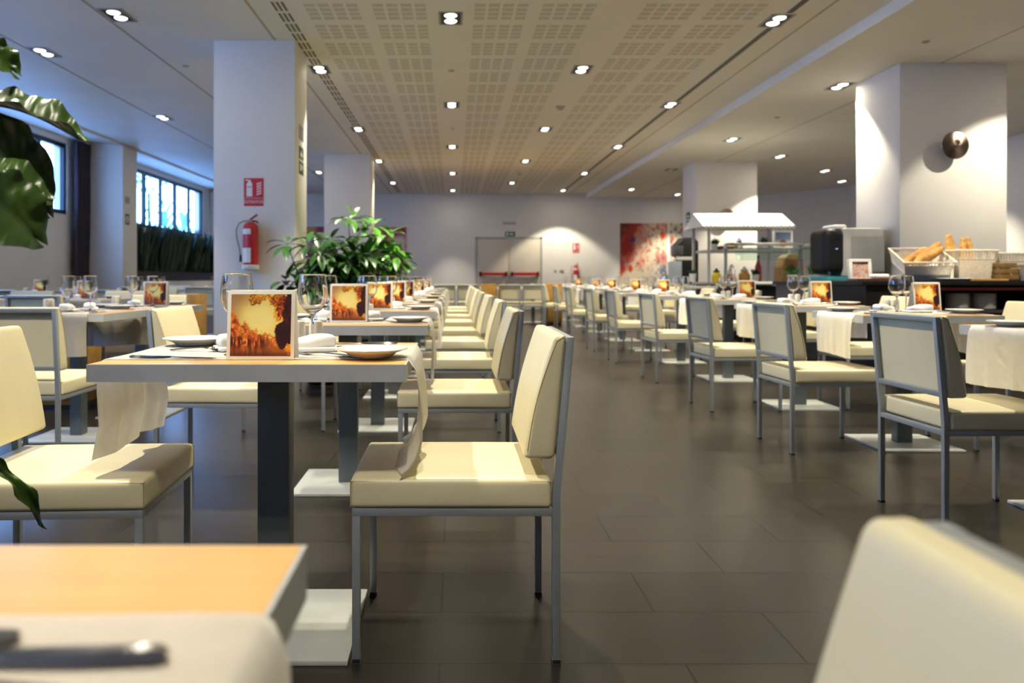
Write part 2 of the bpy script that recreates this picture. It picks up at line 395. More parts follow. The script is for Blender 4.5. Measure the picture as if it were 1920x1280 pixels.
# window wall with three high windows; the unseen first is added for daylight
WIN = [(0.6, 6.3), (8.2, 14.12), (16.2, 21.78)]
WZ0, WZ1 = 2.07, 3.32
mw = MB().b2(WINX-0.25, WINX, YF-0.2, BACK+0.2, 0, WZ0).b2(WINX-0.25, WINX, YF-0.2, BACK+0.2, WZ1, CEIL+0.1)
ys = [YF-0.2]+[v for w in WIN for v in w]+[BACK+0.2]
for a, b in zip(ys[::2], ys[1::2]): mw.b2(WINX-0.25, WINX, a, b, WZ0, WZ1)
struct('wall_left', mw, M['wall'])
PORT = []
for i, (a, b) in enumerate(WIN):
    wf = MB(); t = 0.075
    xa, xb = WINX-0.10, WINX-0.03
    wf.b2(xa, xb, a, b, WZ0, WZ0+t).b2(xa, xb, a, b, WZ1-t, WZ1).b2(xa, xb, a, a+t, WZ0, WZ1).b2(xa, xb, b-t, b, WZ0, WZ1)
    if i == 2: cuts = [17.75, 18.75, 19.72, 20.75]
    elif i == 1: cuts = [9.8, 11.5, 13.22]
    else: cuts = [2.5, 4.4]
    for k, c in enumerate(cuts): wf.b2(xa, xb, c-(0.05 if k % 2 == 0 else 0.03), c+(0.05 if k % 2 == 0 else 0.03), WZ0+t, WZ1-t)
    w = struct('window_%d' % (i+1), wf, M['panel'])
    link('window_pane', MB().b2(WINX-0.068, WINX-0.062, a+t, b-t, WZ0+t, WZ1-t).mesh('window_pane', M['pane']), w)
# piers on the window side
for k, y in enumerate((7.0, 14.75, 22.35)):
    struct('column', MB().b2(WINX, PIERX, y, y+0.66 if k else y+0.66, 0, CEIL, 0.004), M['wall'])
struct('trim_4', MB().b2(WINX, WINX+0.75, 15.4, 22.36, 0, 0.88, 0.004), M['wall'])
# columns
COLS = [(-2.50, -1.654, 8.29, 8.95, CEIL), (-2.59, -1.66, 15.9, 16.56, CEIL), (4.90, 6.075, 8.75, 9.70, CEIL_R), (4.93, 6.17, 16.2, 17.16, CEIL_R)]
for (a, b, c, d, z) in COLS: struct('column', MB().b2(a, b, c, d, 0, z, 0.005), M['wall'])
struct('baseboard_back', MB().b2(-7.0, 8.3, BACK-0.012, BACK, 0, 0.08), M['lgrey'])

# garden outside the windows
o = tag(link('ground_outside', MB().b2(-11.2, -7.1, -6, 34, -0.6, -0.5).b2(-11.2, 12, -9, -4.3, -0.6, -0.5).mesh('ground_outside', M['outwall'])), 'pale paved ground outside the window wall', 'ground', kind='structure')

def leaf(mb, base, d, L, w, droop=0.35, up=Vector((0, 0, 1)), n=6, fold=0.25, tip=1.0, wave=0.0, mi=0):
    """a folded, drooping leaf blade of length L and width w"""
    base = Vector(base); d = Vector(d).normalized(); side = d.cross(up)
    if side.length < 1e-3: side = Vector((1, 0, 0))
    side.normalize(); nrm = side.cross(d).normalized()
    rows = []; p = base.copy(); cur = d.copy()
    for i in range(n+1):
        t = i/n; ww = w*0.5*(math.sin(math.pi*min(1, t**0.75))**0.8 if 0 < t < 1 else 0.02)
        nn = side.cross(cur).normalized()
        wv = wave*L*math.sin(t*14)*(1 if i % 2 else -1)*0.3
        rows.append((p-side*ww+nn*(fold*ww+wv), p.copy(), p+side*ww+nn*(fold*ww-wv)))
        cur = (cur - Vector((0, 0, 1))*droop/n*2*(0.4+t)).normalized(); p = p+cur*L/n
    vs = [[mb.bm.verts.new(q) for q in r] for r in rows]
    for A, B in zip(vs, vs[1:]):
        for k in (0, 1):
            f = mb.bm.faces.new((A[k], A[k+1], B[k+1], B[k])); f.material_index = mi

# palm and broad plants outside window 3
def garden_plant(x, y, z0, h, n, seed, label):
    rnd = random.Random(seed)
    root = bpy.data.objects.new('garden_plant', None); C.objects.link(root); root.location = (x, y, z0); tag(root, label, 'plant')
    st = MB().tube([(0, 0, 0), (0.03, 0.02, h*0.5), (0, 0, h*0.75)], [0.06, 0.05, 0.03]); link('stem', st.mesh('stem', M['stem']), root)
    mb = MB()
    for i in range(n):
        a = rnd.uniform(0, 6.28); zz = h*rnd.uniform(0.5, 0.78)
        leaf(mb, (0, 0, zz), (math.cos(a)*0.6, math.sin(a), rnd.uniform(0.6, 2.0)), rnd.uniform(0.7, 1.2), rnd.uniform(0.08, 0.2), rnd.uniform(0.2, 0.8), n=8)
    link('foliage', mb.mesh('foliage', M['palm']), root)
garden_plant(-9.3, 25.6, -0.5, 4.6, 16, 1, 'dark spiky palm outside the window, nearest the left pier')
garden_plant(-8.9, 26.2, -0.5, 4.0, 9, 2, 'low palm outside the middle of the far window')
garden_plant(-9.2, 28.0, -0.5, 3.9, 6, 3, 'small palm outside the right part of the far window')
tag(link('garden_building', MB().b2(-12, -11.3, 4, 20.6, -0.5, 7, 0.01).b2(-11.3, -11.15, 12, 13.2, -0.5, 7, 0.01).mesh('garden_building', M['outwall'])), 'pale building face seen through the nearer high window', 'building')
mb = MB(); rnd = random.Random(5)
for i in range(170):
    p = Vector((rnd.gauss(0, 0.3), rnd.gauss(-0.3, 0.4), rnd.gauss(4.0, 0.5)))
    leaf(mb, p, (rnd.uniform(-1, 1), rnd.uniform(-1, 1), rnd.uniform(-0.6, 0.6)), 0.2, 0.09, 0.2, n=4)
t = bpy.data.objects.new('garden_tree', None); C.objects.link(t); t.location = (-9.2, 24.0, -0.5); tag(t, 'leafy green tree outside the leftmost pane of the far window', 'tree')
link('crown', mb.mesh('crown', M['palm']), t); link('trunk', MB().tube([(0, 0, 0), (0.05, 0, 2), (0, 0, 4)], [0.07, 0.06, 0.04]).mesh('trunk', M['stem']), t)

# trough of sword leaved plants on the ledge below window 3
t = bpy.data.objects.new('planter_trough', None); C.objects.link(t); t.location = (WINX+0.38, 18.88, 0.88); tag(t, 'long black planter trough of dark sword-leaved plants under the far window', 'planter')
link('trough', MB().b2(-0.24, 0.24, -3.3, 3.3, 0.001, 0.20, 0.01).b2(-0.2, 0.2, -3.26, 3.26, 0.20, 0.205).mesh('trough', M['pot']), t)
mb = MB(); rnd = random.Random(9)
for i in range(1300):
    p = Vector((rnd.uniform(-0.14, 0.22), rnd.uniform(-3.0, 3.1), 0.18))
    leaf(mb, p, (rnd.uniform(-0.08, 0.2), rnd.uniform(-0.2, 0.2), 1), rnd.uniform(0.5, 1.15), rnd.uniform(0.05, 0.09), rnd.uniform(0, 0.2), up=Vector((rnd.uniform(-1, 1), rnd.uniform(-1, 1), 0.01)), n=4)
tag(link('foliage', mb.mesh('foliage', M['leafhedge']), t), None, kind='stuff')

# curtain gathered beside the pier
def curtain():
    m = MB(); n = 64; Z = [0.02, 0.6, 1.2, 1.8, 2.4, 3.0, 3.40]; rows = []
    for z in Z:
        sp = 1-0.06*math.sin(z*1.2); row = []
        for i in range(n+1):
            t = i/n; y = 14.12+0.58*t*sp; x = WINX+0.13+0.045*math.sin(t*math.pi*14)+0.01*math.sin(z*3+t*9)
            row.append(m.bm.verts.new((x, y, z)))
        rows.append(row)
    for A, B in zip(rows, rows[1:]):
        for i in range(n): m.bm.faces.new((A[i], A[i+1], B[i+1], B[i]))
    bmesh.ops.solidify(m.bm, geom=m.bm.faces[:], thickness=0.004)
    return m.mesh('curtain', M['curtain'], 60)
tag(link('curtain', curtain()), 'dark gathered curtain hanging beside the high window at the left', 'curtain')

# double fire door in the back wall
dx0, dx1, dz = 0.70, 2.56, 2.10
d = struct('door_1', MB().b2(dx0-0.06, dx0, BACK-0.03, BACK+0.01, 0, dz+0.06).b2(dx1, dx1+0.06, BACK-0.03, BACK+0.01, 0, dz+0.06).b2(dx0-0.06, dx1+0.06, BACK-0.03, BACK+0.01, dz, dz+0.06), M['lgrey'])
doorm = mat('cream door lacquer', (0.64, 0.57, 0.46), 0.5, noise=0.03, nscale=3)
mid = (dx0+dx1)/2
for k, (a, b) in enumerate(((dx0, mid-0.006), (mid+0.006, dx1))):
    lf = link('door_leaf', MB().b2(a+0.004, b-0.004, BACK-0.022, BACK+0.005, 0.01, dz-0.004, 0.003).mesh('door_leaf', doorm), d)
    bar = MB().b2(a+0.09, b-0.07, BACK-0.13, BACK-0.075, 1.02, 1.11, 0.01, 0)
    bar.b2(a+0.05, a+0.12, BACK-0.14, BACK-0.02, 1.00, 1.13, 0.008, 1).b2(b-0.11, b-0.04, BACK-0.14, BACK-0.02, 1.00, 1.13, 0.008, 1)
    link('panic_bar', bar.mesh('panic_bar', [M['red'], M['black']]), lf)

# ------------------------------------------------------------------ ceiling lights
def light_kind(on=True):
    fr = MB(); a, b, c, d_ = 0.115, 0.095, 0.19, 0.17
    fr.b2(-a, a, -c, -d_, -0.006, 0.01, 0.001).b2(-a, a, d_, c, -0.006, 0.01, 0.001).b2(-a, -b, -d_, d_, -0.006, 0.01, 0.001).b2(b, a, -d_, d_, -0.006, 0.01, 0.001)
    rec = MB().b2(-b, b, -d_, d_, -0.002, 0.01)
    lm = MB().lathe([(0.0, -0.020), (0.03, -0.018), (0.05, -0.011), (0.060, -0.003), (0.061, 0.006)], 24).mesh('lamp', M['lampglass'] if on else M['lampoff'])
    return Kind('ceiling_light', 'light', [('frame', fr.mesh('frame', M['grey'])), ('recess', rec.mesh('recess', M['black'])),
        ('lamp', lm, None, (0, -0.082, 0)), ('lamp', lm, None, (0, 0.082, 0))])
LK, LKO = light_kind(), light_kind(False)
ROWS = [('left edge of the slotted panel', -1.59, [20.8, 16.9, 13.27, 9.46, 5.7, 1.95], CEIL),
        ('centre of the slotted panel', -0.03, [22.6, 18.9, 15.05, 11.4, 7.59, 3.84, 0.1], CEIL),
        ('right part of the slotted panel', 1.52, [20.8, 16.9, 13.27, 9.46, 5.7], CEIL),
        ('dark slot at the right', 3.10, [22.6, 18.9, 15.05, 11.4, 7.66, 3.84], CEIL),
        ('plain left ceiling', -3.17, [18.7, 15.1, 11.3, 7.5, 3.7, 0.0], CEIL),
        ('ceiling near the windows', -4.50, [19.5, 15.9, 12.3, 8.74, 5.0, 1.2], CEIL),
        ('low right ceiling beside the step', 4.75, [21.3, 17.4, 13.6, 9.8, 6.0, 2.2], CEIL_R),
        ('low right ceiling beyond the columns', 6.35, [22.6, 19.3, 15.5, 11.7, 7.75, 3.9, 0.2], CEIL_R),
        ('far right of the low ceiling', 8.2, [17.6, 13.8, 9.0, 4.0], CEIL_R)]
for desc, x, yl, z in ROWS:
    for k, y in enumerate(yl):
        off = (x == 4.75 and y == 17.4)
        o = (LKO if off else LK).put((x, y, z), 0, ('unlit' if off else 'lit')+' square recessed ceiling light, '+ORD[k]+' from the back wall, '+desc, 'recessed ceiling lights')
        if off: continue
        pw, ang, rot, bl = LAMP_W, 92, (0, 0, 0), 0.5
        if y < 1: pw *= 0.6
        if x == -3.17: pw *= 0.35; ang = 62
        if x == -4.50: pw *= 0.2; ang = 80
        if (x, y) == (-0.03, 22.6): pw *= 0.5; ang = 62
        if (x, y) == (6.35, 7.75): rot = (R(22), 0, R(18)); pw *= 0.5; ang = 84; bl = 0.3
        if (x, y) == (6.35, 15.5): pw *= 1.1; ang = 98; bl = 0.3
        if (x, y) == (3.10, 22.6): pw *= 0.6; ang = 98; bl = 0.25
        if (x, y) == (4.75, 9.8): pw *= 0.9; ang = 96; bl = 0.3
        for dy in ((-0.082, 0.082) if y < 6 else (0,)):
            ld = bpy.data.lights.new('lamp_beam', 'SPOT'); ld.energy = pw*(0.5 if dy else 1); ld.color = LAMP_COL
            ld.spot_size = R(ang); ld.spot_blend = bl; ld.shadow_soft_size = 0.03
            lo = bpy.data.objects.new('lamp_beam', ld); C.objects.link(lo); lo.parent = o; lo.location = (0, dy, -0.04); lo.rotation_euler = rot
        ld = bpy.data.lights.new('lamp_spill', 'AREA'); ld.shape = 'DISK'; ld.size = 0.12; ld.energy = SPILL_W; ld.color = LAMP_COL
        lo = bpy.data.objects.new('lamp_spill', ld); C.objects.link(lo); lo.parent = o; lo.location = (0, 0, -0.03)
# far right, high on the low ceiling
o = LK.put((9.5, 19.5, CEIL_R), 0, 'lit square recessed ceiling light nearest the right wall corner', 'recessed ceiling lights')

# slot vents
vk = 0
rows3 = sorted(ROWS[3][2]); rows0 = sorted(ROWS[0][2])
for k in range(len(rows3)-1):
    a, b = rows3[k]+0.22, rows3[k+1]-0.22
    if b < 6.5: continue
    v = MB().b2(-0.035, 0.035, a, b, -0.002, 0.01)
    vf = MB().b2(-0.055, -0.035, a-0.02, b+0.02, -0.005, 0.01).b2(0.035, 0.055, a-0.02, b+0.02, -0.005, 0.01)
    r_ = bpy.data.objects.new('ceiling_vent', None); C.objects.link(r_); r_.location = (3.13, 0, CEIL)
    tag(r_, 'long dark linear ceiling vent, '+ORD[len(rows3)-2-k]+' from the back wall at the right', 'vent', 'linear ceiling vents at the right')
    link('slot', v.mesh('slot', M['vent']), r_); link('frame', vf.mesh('frame', M['plain_ceiling']), r_)
rows0 = [2.0]+[y for y in rows0 if y > 5]+[23.4]
for k in range(1, len(rows0)-1):
    a, b = rows0[k]+0.2, rows0[k+1]-0.2
    if b < 6.5: continue
    v = MB(); y = a
    while y < b-0.25:
        for dx in (-0.045, 0, 0.045): v.b2(dx-0.011, dx+0.011, y, y+0.24, -0.002, 0.01)
        y += 0.31
    r_ = bpy.data.objects.new('ceiling_vent', None); C.objects.link(r_); r_.location = (-1.59, 0, CEIL)
    tag(r_, 'broken triple slot ceiling vent, '+ORD[len(rows0)-2-k]+' from the back wall at the left', 'vent', 'triple slot vents at the left')
    link('slots', v.mesh('slots', M['vent']), r_)
# small round detectors
dk = MB().lathe([(0, -0.012), (0.03, -0.012), (0.04, 0), (0.04, 0.004)], 20).mesh('ceiling_sensor', M['groove'])
for x, y, z, s, lb in ((-3.13, 9.3, CEIL, 1, 'small flat round ceiling sensor on the plain left ceiling'), (-0.03, 9.5, CEIL, 1, 'small flat round ceiling sensor between the first two centre lights'),
        (-0.03, 13.2, CEIL, 1, 'small flat round ceiling sensor further back between centre lights'), (4.71, 7.95, CEIL_R, 1, 'small round sensor on the low right ceiling near the front'),
        (4.75, 11.7, CEIL_R, 1, 'small round sensor on the right ceiling, beside the first column'), (7.6, 20.2, CEIL_R, 1, 'small round sensor on the right ceiling beyond the far column')):
    o = tag(link('ceiling_sensor', dk, None, (x, y, z)), lb, 'sensor')
sk = MB().lathe([(0, -0.05), (0.035, -0.05), (0.05, -0.03), (0.065, -0.012), (0.075, 0), (0.075, 0.004)], 24).mesh('smoke_detector', M['groove'])
tag(link('smoke_detector', sk, None, (1.54, 11.5, CEIL)), 'larger round smoke detector on the slotted ceiling, nearer the camera', 'smoke detector')
tag(link('smoke_detector', sk, None, (1.54, 18.9, CEIL)), 'distant round smoke detector on the slotted ceiling near the back wall', 'smoke detector')

# ------------------------------------------------------------------ pictures painted as ink on a fine grid
def vnoise(x, y, seed):
    rs = np.random.RandomState(seed); G = rs.rand(64, 64)
    xi = np.floor(x).astype(int); yi = np.floor(y).astype(int); fx = x-xi; fy = y-yi
    fx = fx*fx*(3-2*fx); fy = fy*fy*(3-2*fy)
    g = lambda a, b: G[(yi+b) % 64, (xi+a) % 64]
    return (g(0, 0)*(1-fx)+g(1, 0)*fx)*(1-fy)+(g(0, 1)*(1-fx)+g(1, 1)*fx)*fy
def fbm(x, y, seed, o=4):
    s = 0; a = 0.5; t = 0
    for k in range(o): s = s+a*vnoise(x*2**k, y*2**k, seed+k); t += a; a *= 0.55
    return s/t
def sstep(a, b, x): t = np.clip((x-a)/(b-a), 0, 1); return t*t*(3-2*t)
def mixc(c, d, f): return c*(1-f[..., None])+np.array(d)*f[..., None]
def picture(name, w, h, nx, nz, fn):
    """flat sheet facing -Y, centred on x, standing on z=0"""
    u, v = np.meshgrid(np.linspace(0, 1, nx+1), np.linspace(0, 1, nz+1))
    col = np.clip(fn(u, v), 0, 1); col = np.where(col <= 0.04045, col/12.92, ((col+0.055)/1.055)**2.4)
    co = np.stack([(u-0.5)*w, np.zeros_like(u), v*h], -1).reshape(-1, 3)
    idx = np.arange((nx+1)*(nz+1)).reshape(nz+1, nx+1)
    F = np.stack([idx[:-1, :-1], idx[:-1, 1:], idx[1:, 1:], idx[1:, :-1]], -1).reshape(-1, 4)
    me = bpy.data.meshes.new(name); me.from_pydata(co.tolist(), [], F.tolist()); me.materials.append(M['print'])
    at = me.color_attributes.new('Ink', 'FLOAT_COLOR', 'POINT')
    rgba = np.concatenate([col.reshape(-1, 3), np.ones((co.shape[0], 1))], 1).astype(np.float32)
    at.data.foreach_set('color', rgba.ravel()); me.update()
    return me
def vineyard(u, v):
    c = np.ones(u.shape+(3,))*np.array([0.93, 0.82, 0.42])
    d = np.sqrt(((u-0.5)/0.55)**2+((v-0.6)/0.5)**2)
    c = mixc(c, [1.0, 0.93, 0.58], sstep(0.9, 0.2, d))
    c = mixc(c, [0.72, 0.52, 0.36], sstep(0.35, 0.0, u+0.25*(1-v))*0.9)
    c = mixc(c, [0.70, 0.50, 0.33], sstep(0.72, 1.0, v)*sstep(0.6, 0.1, u)*0.8)
    n = fbm(u*14, v*14, 3); n2 = fbm(u*34, v*34, 9, 3)
    hl = np.interp(u, [0, 0.08, 0.16, 0.24, 0.3, 0.4, 0.5, 0.65, 1], [0.72, 0.66, 0.50, 0.55, 0.44, 0.40, 0.36, 0.33, 0.32])
    tr = sstep(0.03, -0.03, v-hl-0.14*(n-0.5)-0.10*(n2-0.5))
    tc = np.ones_like(c)*np.array([0.86, 0.45, 0.10])
    tc = mixc(tc, [0.96, 0.66, 0.30], sstep(0.52, 0.66, n2)); tc = mixc(tc, [0.60, 0.17, 0.05], sstep(0.56, 0.40, n)*sstep(0.9, 0.2, u))
    tc = mixc(tc, [0.22, 0.06, 0.03], sstep(0.40, 0.2, v)*sstep(0.42, 0.55, fbm(u*26, v*2.5, 21, 2))*sstep(0.75, 0.45, u))
    tc = mixc(tc, [0.50, 0.27, 0.06], sstep(0.24, 0.08, v)*0.7)
    tc = mixc(tc, [0.25, 0.09, 0.03], sstep(0.10, 0.0, v)*0.7)
    c = c*(1-tr[..., None])+tc*tr[..., None]
    # leaf sprays at the top and right
    def blot(c, cu, cv, ru, rv, k1, k2, sh=0.35):
        d = np.sqrt(((u-cu)/ru)**2+((v-cv)/rv)**2)+sh*(n2-0.5)*2+0.5*(n-0.5)
        m_ = sstep(1.06, 0.94, d); lc = np.ones_like(c)*np.array(k1); lc = mixc(lc, k2, sstep(0.40, 0.62, n2)); return c*(1-m_[..., None])+lc*m_[..., None]
    c = blot(c, 0.42, 0.95, 0.13, 0.12, [0.62, 0.34, 0.05], [0.93, 0.62, 0.12]); c = blot(c, 0.56, 0.97, 0.14, 0.07, [0.80, 0.52, 0.10], [0.97, 0.75, 0.25])
    c = blot(c, 0.80, 0.90, 0.16, 0.12, [0.85, 0.50, 0.06], [0.55, 0.25, 0.04]); c = blot(c, 0.80, 0.68, 0.09, 0.14, [0.93, 0.60, 0.10], [0.98, 0.78, 0.28]); c = blot(c, 0.97, 0.22, 0.07, 0.16, [0.80, 0.48, 0.06], [0.93, 0.62, 0.12])
    c = blot(c, 0.90, 0.78, 0.13, 0.20, [0.50, 0.12, 0.08], [0.80, 0.38, 0.08]); c = blot(c, 0.98, 0.62, 0.11, 0.42, [0.16, 0.03, 0.04], [0.34, 0.07, 0.05])
    br_ = sstep(0.012, 0.006, np.abs((v-0.98)+0.9*(u-0.62)))*sstep(0.6, 0.64, u)*sstep(0.82, 0.78, u); c = mixc(c, [0.35, 0.15, 0.04], br_)
    # dark bunch of grapes
    gw = np.interp(v, [0.10, 0.14, 0.25, 0.4, 0.5, 0.56], [0.0, 0.05, 0.10, 0.13, 0.11, 0.0])
    cell = np.abs(np.sin(u*75+np.sin(v*40)))*np.abs(np.sin(v*68))
    gm = sstep(0.015, -0.01, np.abs(u-0.86-0.03*(v-0.3))-gw*(0.92+0.16*cell))*sstep(0.08, 0.12, v)
    gc = np.ones_like(c)*np.array([0.20, 0.03, 0.07]); gc = mixc(gc, [0.52, 0.13, 0.14], sstep(0.75, 0.98, cell)*sstep(0.2, 0.6, v)); gc = mixc(gc, [0.07, 0.01, 0.03], sstep(0.35, 0.05, cell))
    return c*(1-gm[..., None])+gc*gm[..., None]
CARD = 0.168
art_big = picture('picture', 0.150, 0.154, 110, 112, vineyard)
art_small = picture('picture', 0.150, 0.154, 40, 40, vineyard)

def abstract(seed, kind):
    def f(u, v):
        c = np.ones(u.shape+(3,))*np.array([0.84, 0.78, 0.68]); n = fbm(u*6, v*6, seed); n2 = fbm(u*22, v*22, seed+5, 3)
        if kind == 'red':
            c = mixc(c, [0.62, 0.10, 0.05], sstep(0.62, 0.28, u*0.9+(1-v)*0.55+0.5*(n-0.5)))
            c = mixc(c, [0.36, 0.04, 0.03], sstep(0.28, 0.05, u+(1-v)*0.7+0.2*(n-0.5)))
            c = mixc(c, [0.83, 0.50, 0.42], sstep(0.5, 0.62, n)*sstep(0.15, 0.5, u)*sstep(0.3, 0.45, v)*0.8)
            c = mixc(c, [0.70, 0.25, 0.20], sstep(0.58, 0.68, n2)*sstep(0.25, 0.4, v)*0.7)
            c = mixc(c, [0.33, 0.42, 0.60], sstep(0.45, 0.6, n2)*sstep(0.55, 0.9, u)*sstep(0.75, 0.2, v+0.4*(1-u))*0.9)
            sp = [(0.27, 0.76, 0.06, (0.30, 0.10, 0.42)), (0.22, 0.33, 0.055, (0.78, 0.22, 0.10)), (0.9, 0.82, 0.06, (0.78, 0.25, 0.12)), (0.5, 0.12, 0.04, (0.72, 0.2, 0.15)), (0.38, 0.16, 0.03, (0.45, 0.52, 0.62)), (0.08, 0.42, 0.03, (0.4, 0.3, 0.5)), (0.48, 0.3, 0.02, (0.45, 0.5, 0.6))]
        elif kind == 'blue':
            c = mixc(c, [0.35, 0.42, 0.55], sstep(0.5, 0.6, n)*sstep(0.9, 0.5, v)*0.9); c = mixc(c, [0.25, 0.22, 0.35], sstep(0.55, 0.65, n2)*0.7); c = mixc(c, [0.72, 0.28, 0.15], sstep(0.6, 0.7, fbm(u*9, v*9, 77))*0.8)
            sp = [(0.7, 0.8, 0.05, (0.25, 0.28, 0.38)), (0.75, 0.6, 0.08, (0.72, 0.28, 0.12))]
        elif kind == 'pink':
            c = mixc(c, [0.80, 0.58, 0.60], sstep(0.4, 0.6, n)); c = mixc(c, [0.52, 0.12, 0.25], sstep(0.80, 0.92, v+0.1*(n2-0.5))); c = mixc(c, [0.75, 0.55, 0.12], sstep(0.82, 0.9, v)*sstep(0.45, 0.3, u)); c = mixc(c, [0.85, 0.42, 0.22], sstep(0.6, 0.68, n2)*0.9)
            c = mixc(c, [0.45, 0.45, 0.62], sstep(0.62, 0.7, fbm(u*10, v*10, 31))*0.7); sp = [(0.6, 0.5, 0.05, (0.85, 0.35, 0.25))]
        elif kind == 'dark':
            c = np.ones(u.shape+(3,))*np.array([0.05, 0.07, 0.13]); c = mixc(c, [0.10, 0.16, 0.26], sstep(0.5, 0.7, n)); c = mixc(c, [0.45, 0.30, 0.18], sstep(0.62, 0.75, n2)*sstep(0.6, 0.9, u)); sp = []
        else:
            c = np.ones(u.shape+(3,))*np.array([0.45, 0.55, 0.68]); c = mixc(c, [0.80, 0.80, 0.78], sstep(0.55, 0.4, v)); c = mixc(c, [0.55, 0.36, 0.24], sstep(0.3, 0.2, np.sqrt((u-0.5)**2+(v-0.25)**2))); sp = []
        for (a, b, r, k) in sp: c = mixc(c, k, sstep(r, r*0.7, np.sqrt((u-a)**2+(v-b)**2)+0.02*(n2-0.5)))
        return c
    return f
def painting(label, x, y, z, w, h, seed, kind, rz=0, framed=None, n=60, cat='painting', rot=None):
    root = bpy.data.objects.new('painting', None); C.objects.link(root); root.location = (x, y, z); root.rotation_euler = rot or (0, 0, rz); tag(root, label, cat)
    link('canvas', MB().b2(-w/2, w/2, 0.003, 0.035, 0, h, 0.002).mesh('canvas', M['card']), root)
    link('artwork', picture('artwork', w-0.004 if not framed else w-0.06, h-0.004 if not framed else h-0.06, n, n, abstract(seed, kind)), root, (0, 0.0, 0.002 if not framed else 0.03))
    if framed:
        f = MB(); t = 0.03
        f.b2(-w/2, w/2, -0.012, 0.02, 0, t, 0.002).b2(-w/2, w/2, -0.012, 0.02, h-t, h, 0.002).b2(-w/2, -w/2+t, -0.012, 0.02, t, h-t, 0.002).b2(w/2-t, w/2, -0.012, 0.02, t, h-t, 0.002)
        link('frame', f.mesh('frame', framed), root)
    return root
painting('large red, cream and blue abstract painting on the back wall', 5.62, BACK-0.036, 0.55, 1.40, 2.02, 4, 'red')
painting('pale abstract painting with blue marks, half behind the far right column', 7.05, BACK-0.036, 0.55, 1.30, 2.02, 14, 'blue')
painting('pink and orange abstract painting between the two left columns', -3.9, BACK-0.036, 0.55, 1.35, 1.92, 24, 'pink')
painting('pink abstract painting behind the leafy plants on the back wall', -1.95, BACK-0.036, 0.55, 1.10, 1.90, 34, 'pink')
painting('dark blue painting on the angled far right wall', 9.35, 21.92, 1.2, 1.15, 1.3, 44, 'dark', rz=math.atan2(20.6-BACK, 10.35-8.3))

# ------------------------------------------------------------------ signs
def text_mesh(s, size, m, align='CENTER'):
    cu = bpy.data.curves.new('lettering', 'FONT'); cu.body = s; cu.size = size; cu.align_x = align; cu.align_y = 'CENTER'; cu.extrude = 0.0006; cu.materials.append(m)
    tmp = bpy.data.objects.new('tmp', cu); C.objects.link(tmp); bpy.context.view_layer.update()
    me = bpy.data.meshes.new_from_object(tmp.evaluated_get(bpy.context.evaluated_depsgraph_get())); bpy.data.objects.remove(tmp); me.name = 'lettering'
    return me
def sign(name, label, loc, rz, w, h, m, cat='sign'):
    root = bpy.data.objects.new(name, None); C.objects.link(root); root.location = loc; root.rotation_euler = (0, 0, rz); tag(root, label, cat)
    link('plate', MB().b2(-w/2, w/2, -0.004, 0.0, -h/2, h/2, 0.0008).mesh('plate', m), root); return root
def art(root, name, mb, m, y=-0.0052): return link(name, mb.mesh(name, m), root, (0, y, 0))
def exting_sign(label, loc, s=1.0, word=True):
    r = sign('extinguisher_sign', label, loc, 0, 0.205*s, 0.29*s, M['redsign'])
    p = MB()                                   # white cylinder pictogram
    p.prism([(-0.075*s, -0.045*s), (-0.015*s, -0.045*s), (-0.015*s, 0.085*s), (-0.03*s, 0.105*s), (-0.032*s, 0.125*s), (-0.055*s, 0.125*s), (-0.058*s, 0.105*s), (-0.075*s, 0.085*s)], 0, 0.001)
    p.b2(-0.085*s, -0.055*s, 0, 0.001, 0.118*s, 0.130*s)
    art(r, 'pictogram', p, M['white'])
    p = MB().b2(-0.07*s, -0.02*s, -0.001, 0.0005, 0.05*s, 0.058*s); art(r, 'band', p, M['redsign'])
    p = MB()
    for k in range(5):
        z = (-0.035+k*0.027)*s
        p.prism([(0.03*s, z), (0.085*s, z+0.022*s), (0.075*s, z+0.032*s), (0.05*s, z+0.02*s), (0.035*s, z+0.02*s)], 0, 0.001)
    art(r, 'flame', p, M['white'])
    if word:
        art(r, 'stripe', MB().b2(-0.1025*s, 0.1025*s, 0, 0.001, -0.075*s, -0.055*s), mat('pale red stripe', (0.62, 0.16, 0.18), 0.5))
        link('lettering', text_mesh('EXTINTOR', 0.044*s, M['white']), r, (0, -0.0055, -0.106*s), (R(90), 0, 0))
    return r
def s_at(y): return 1493.0/y
y = COLS[0][2]
exting_sign('red EXTINTOR fire extinguisher sign on the large left column', ((476-851)/s_at(y), y, CH+(520-360)/s_at(y)), 1.0)
y = BACK
exting_sign('small red extinguisher sign on the lit back wall', ((1080-851)/s_at(y), y, CH+(520-465)/s_at(y)), 0.98)
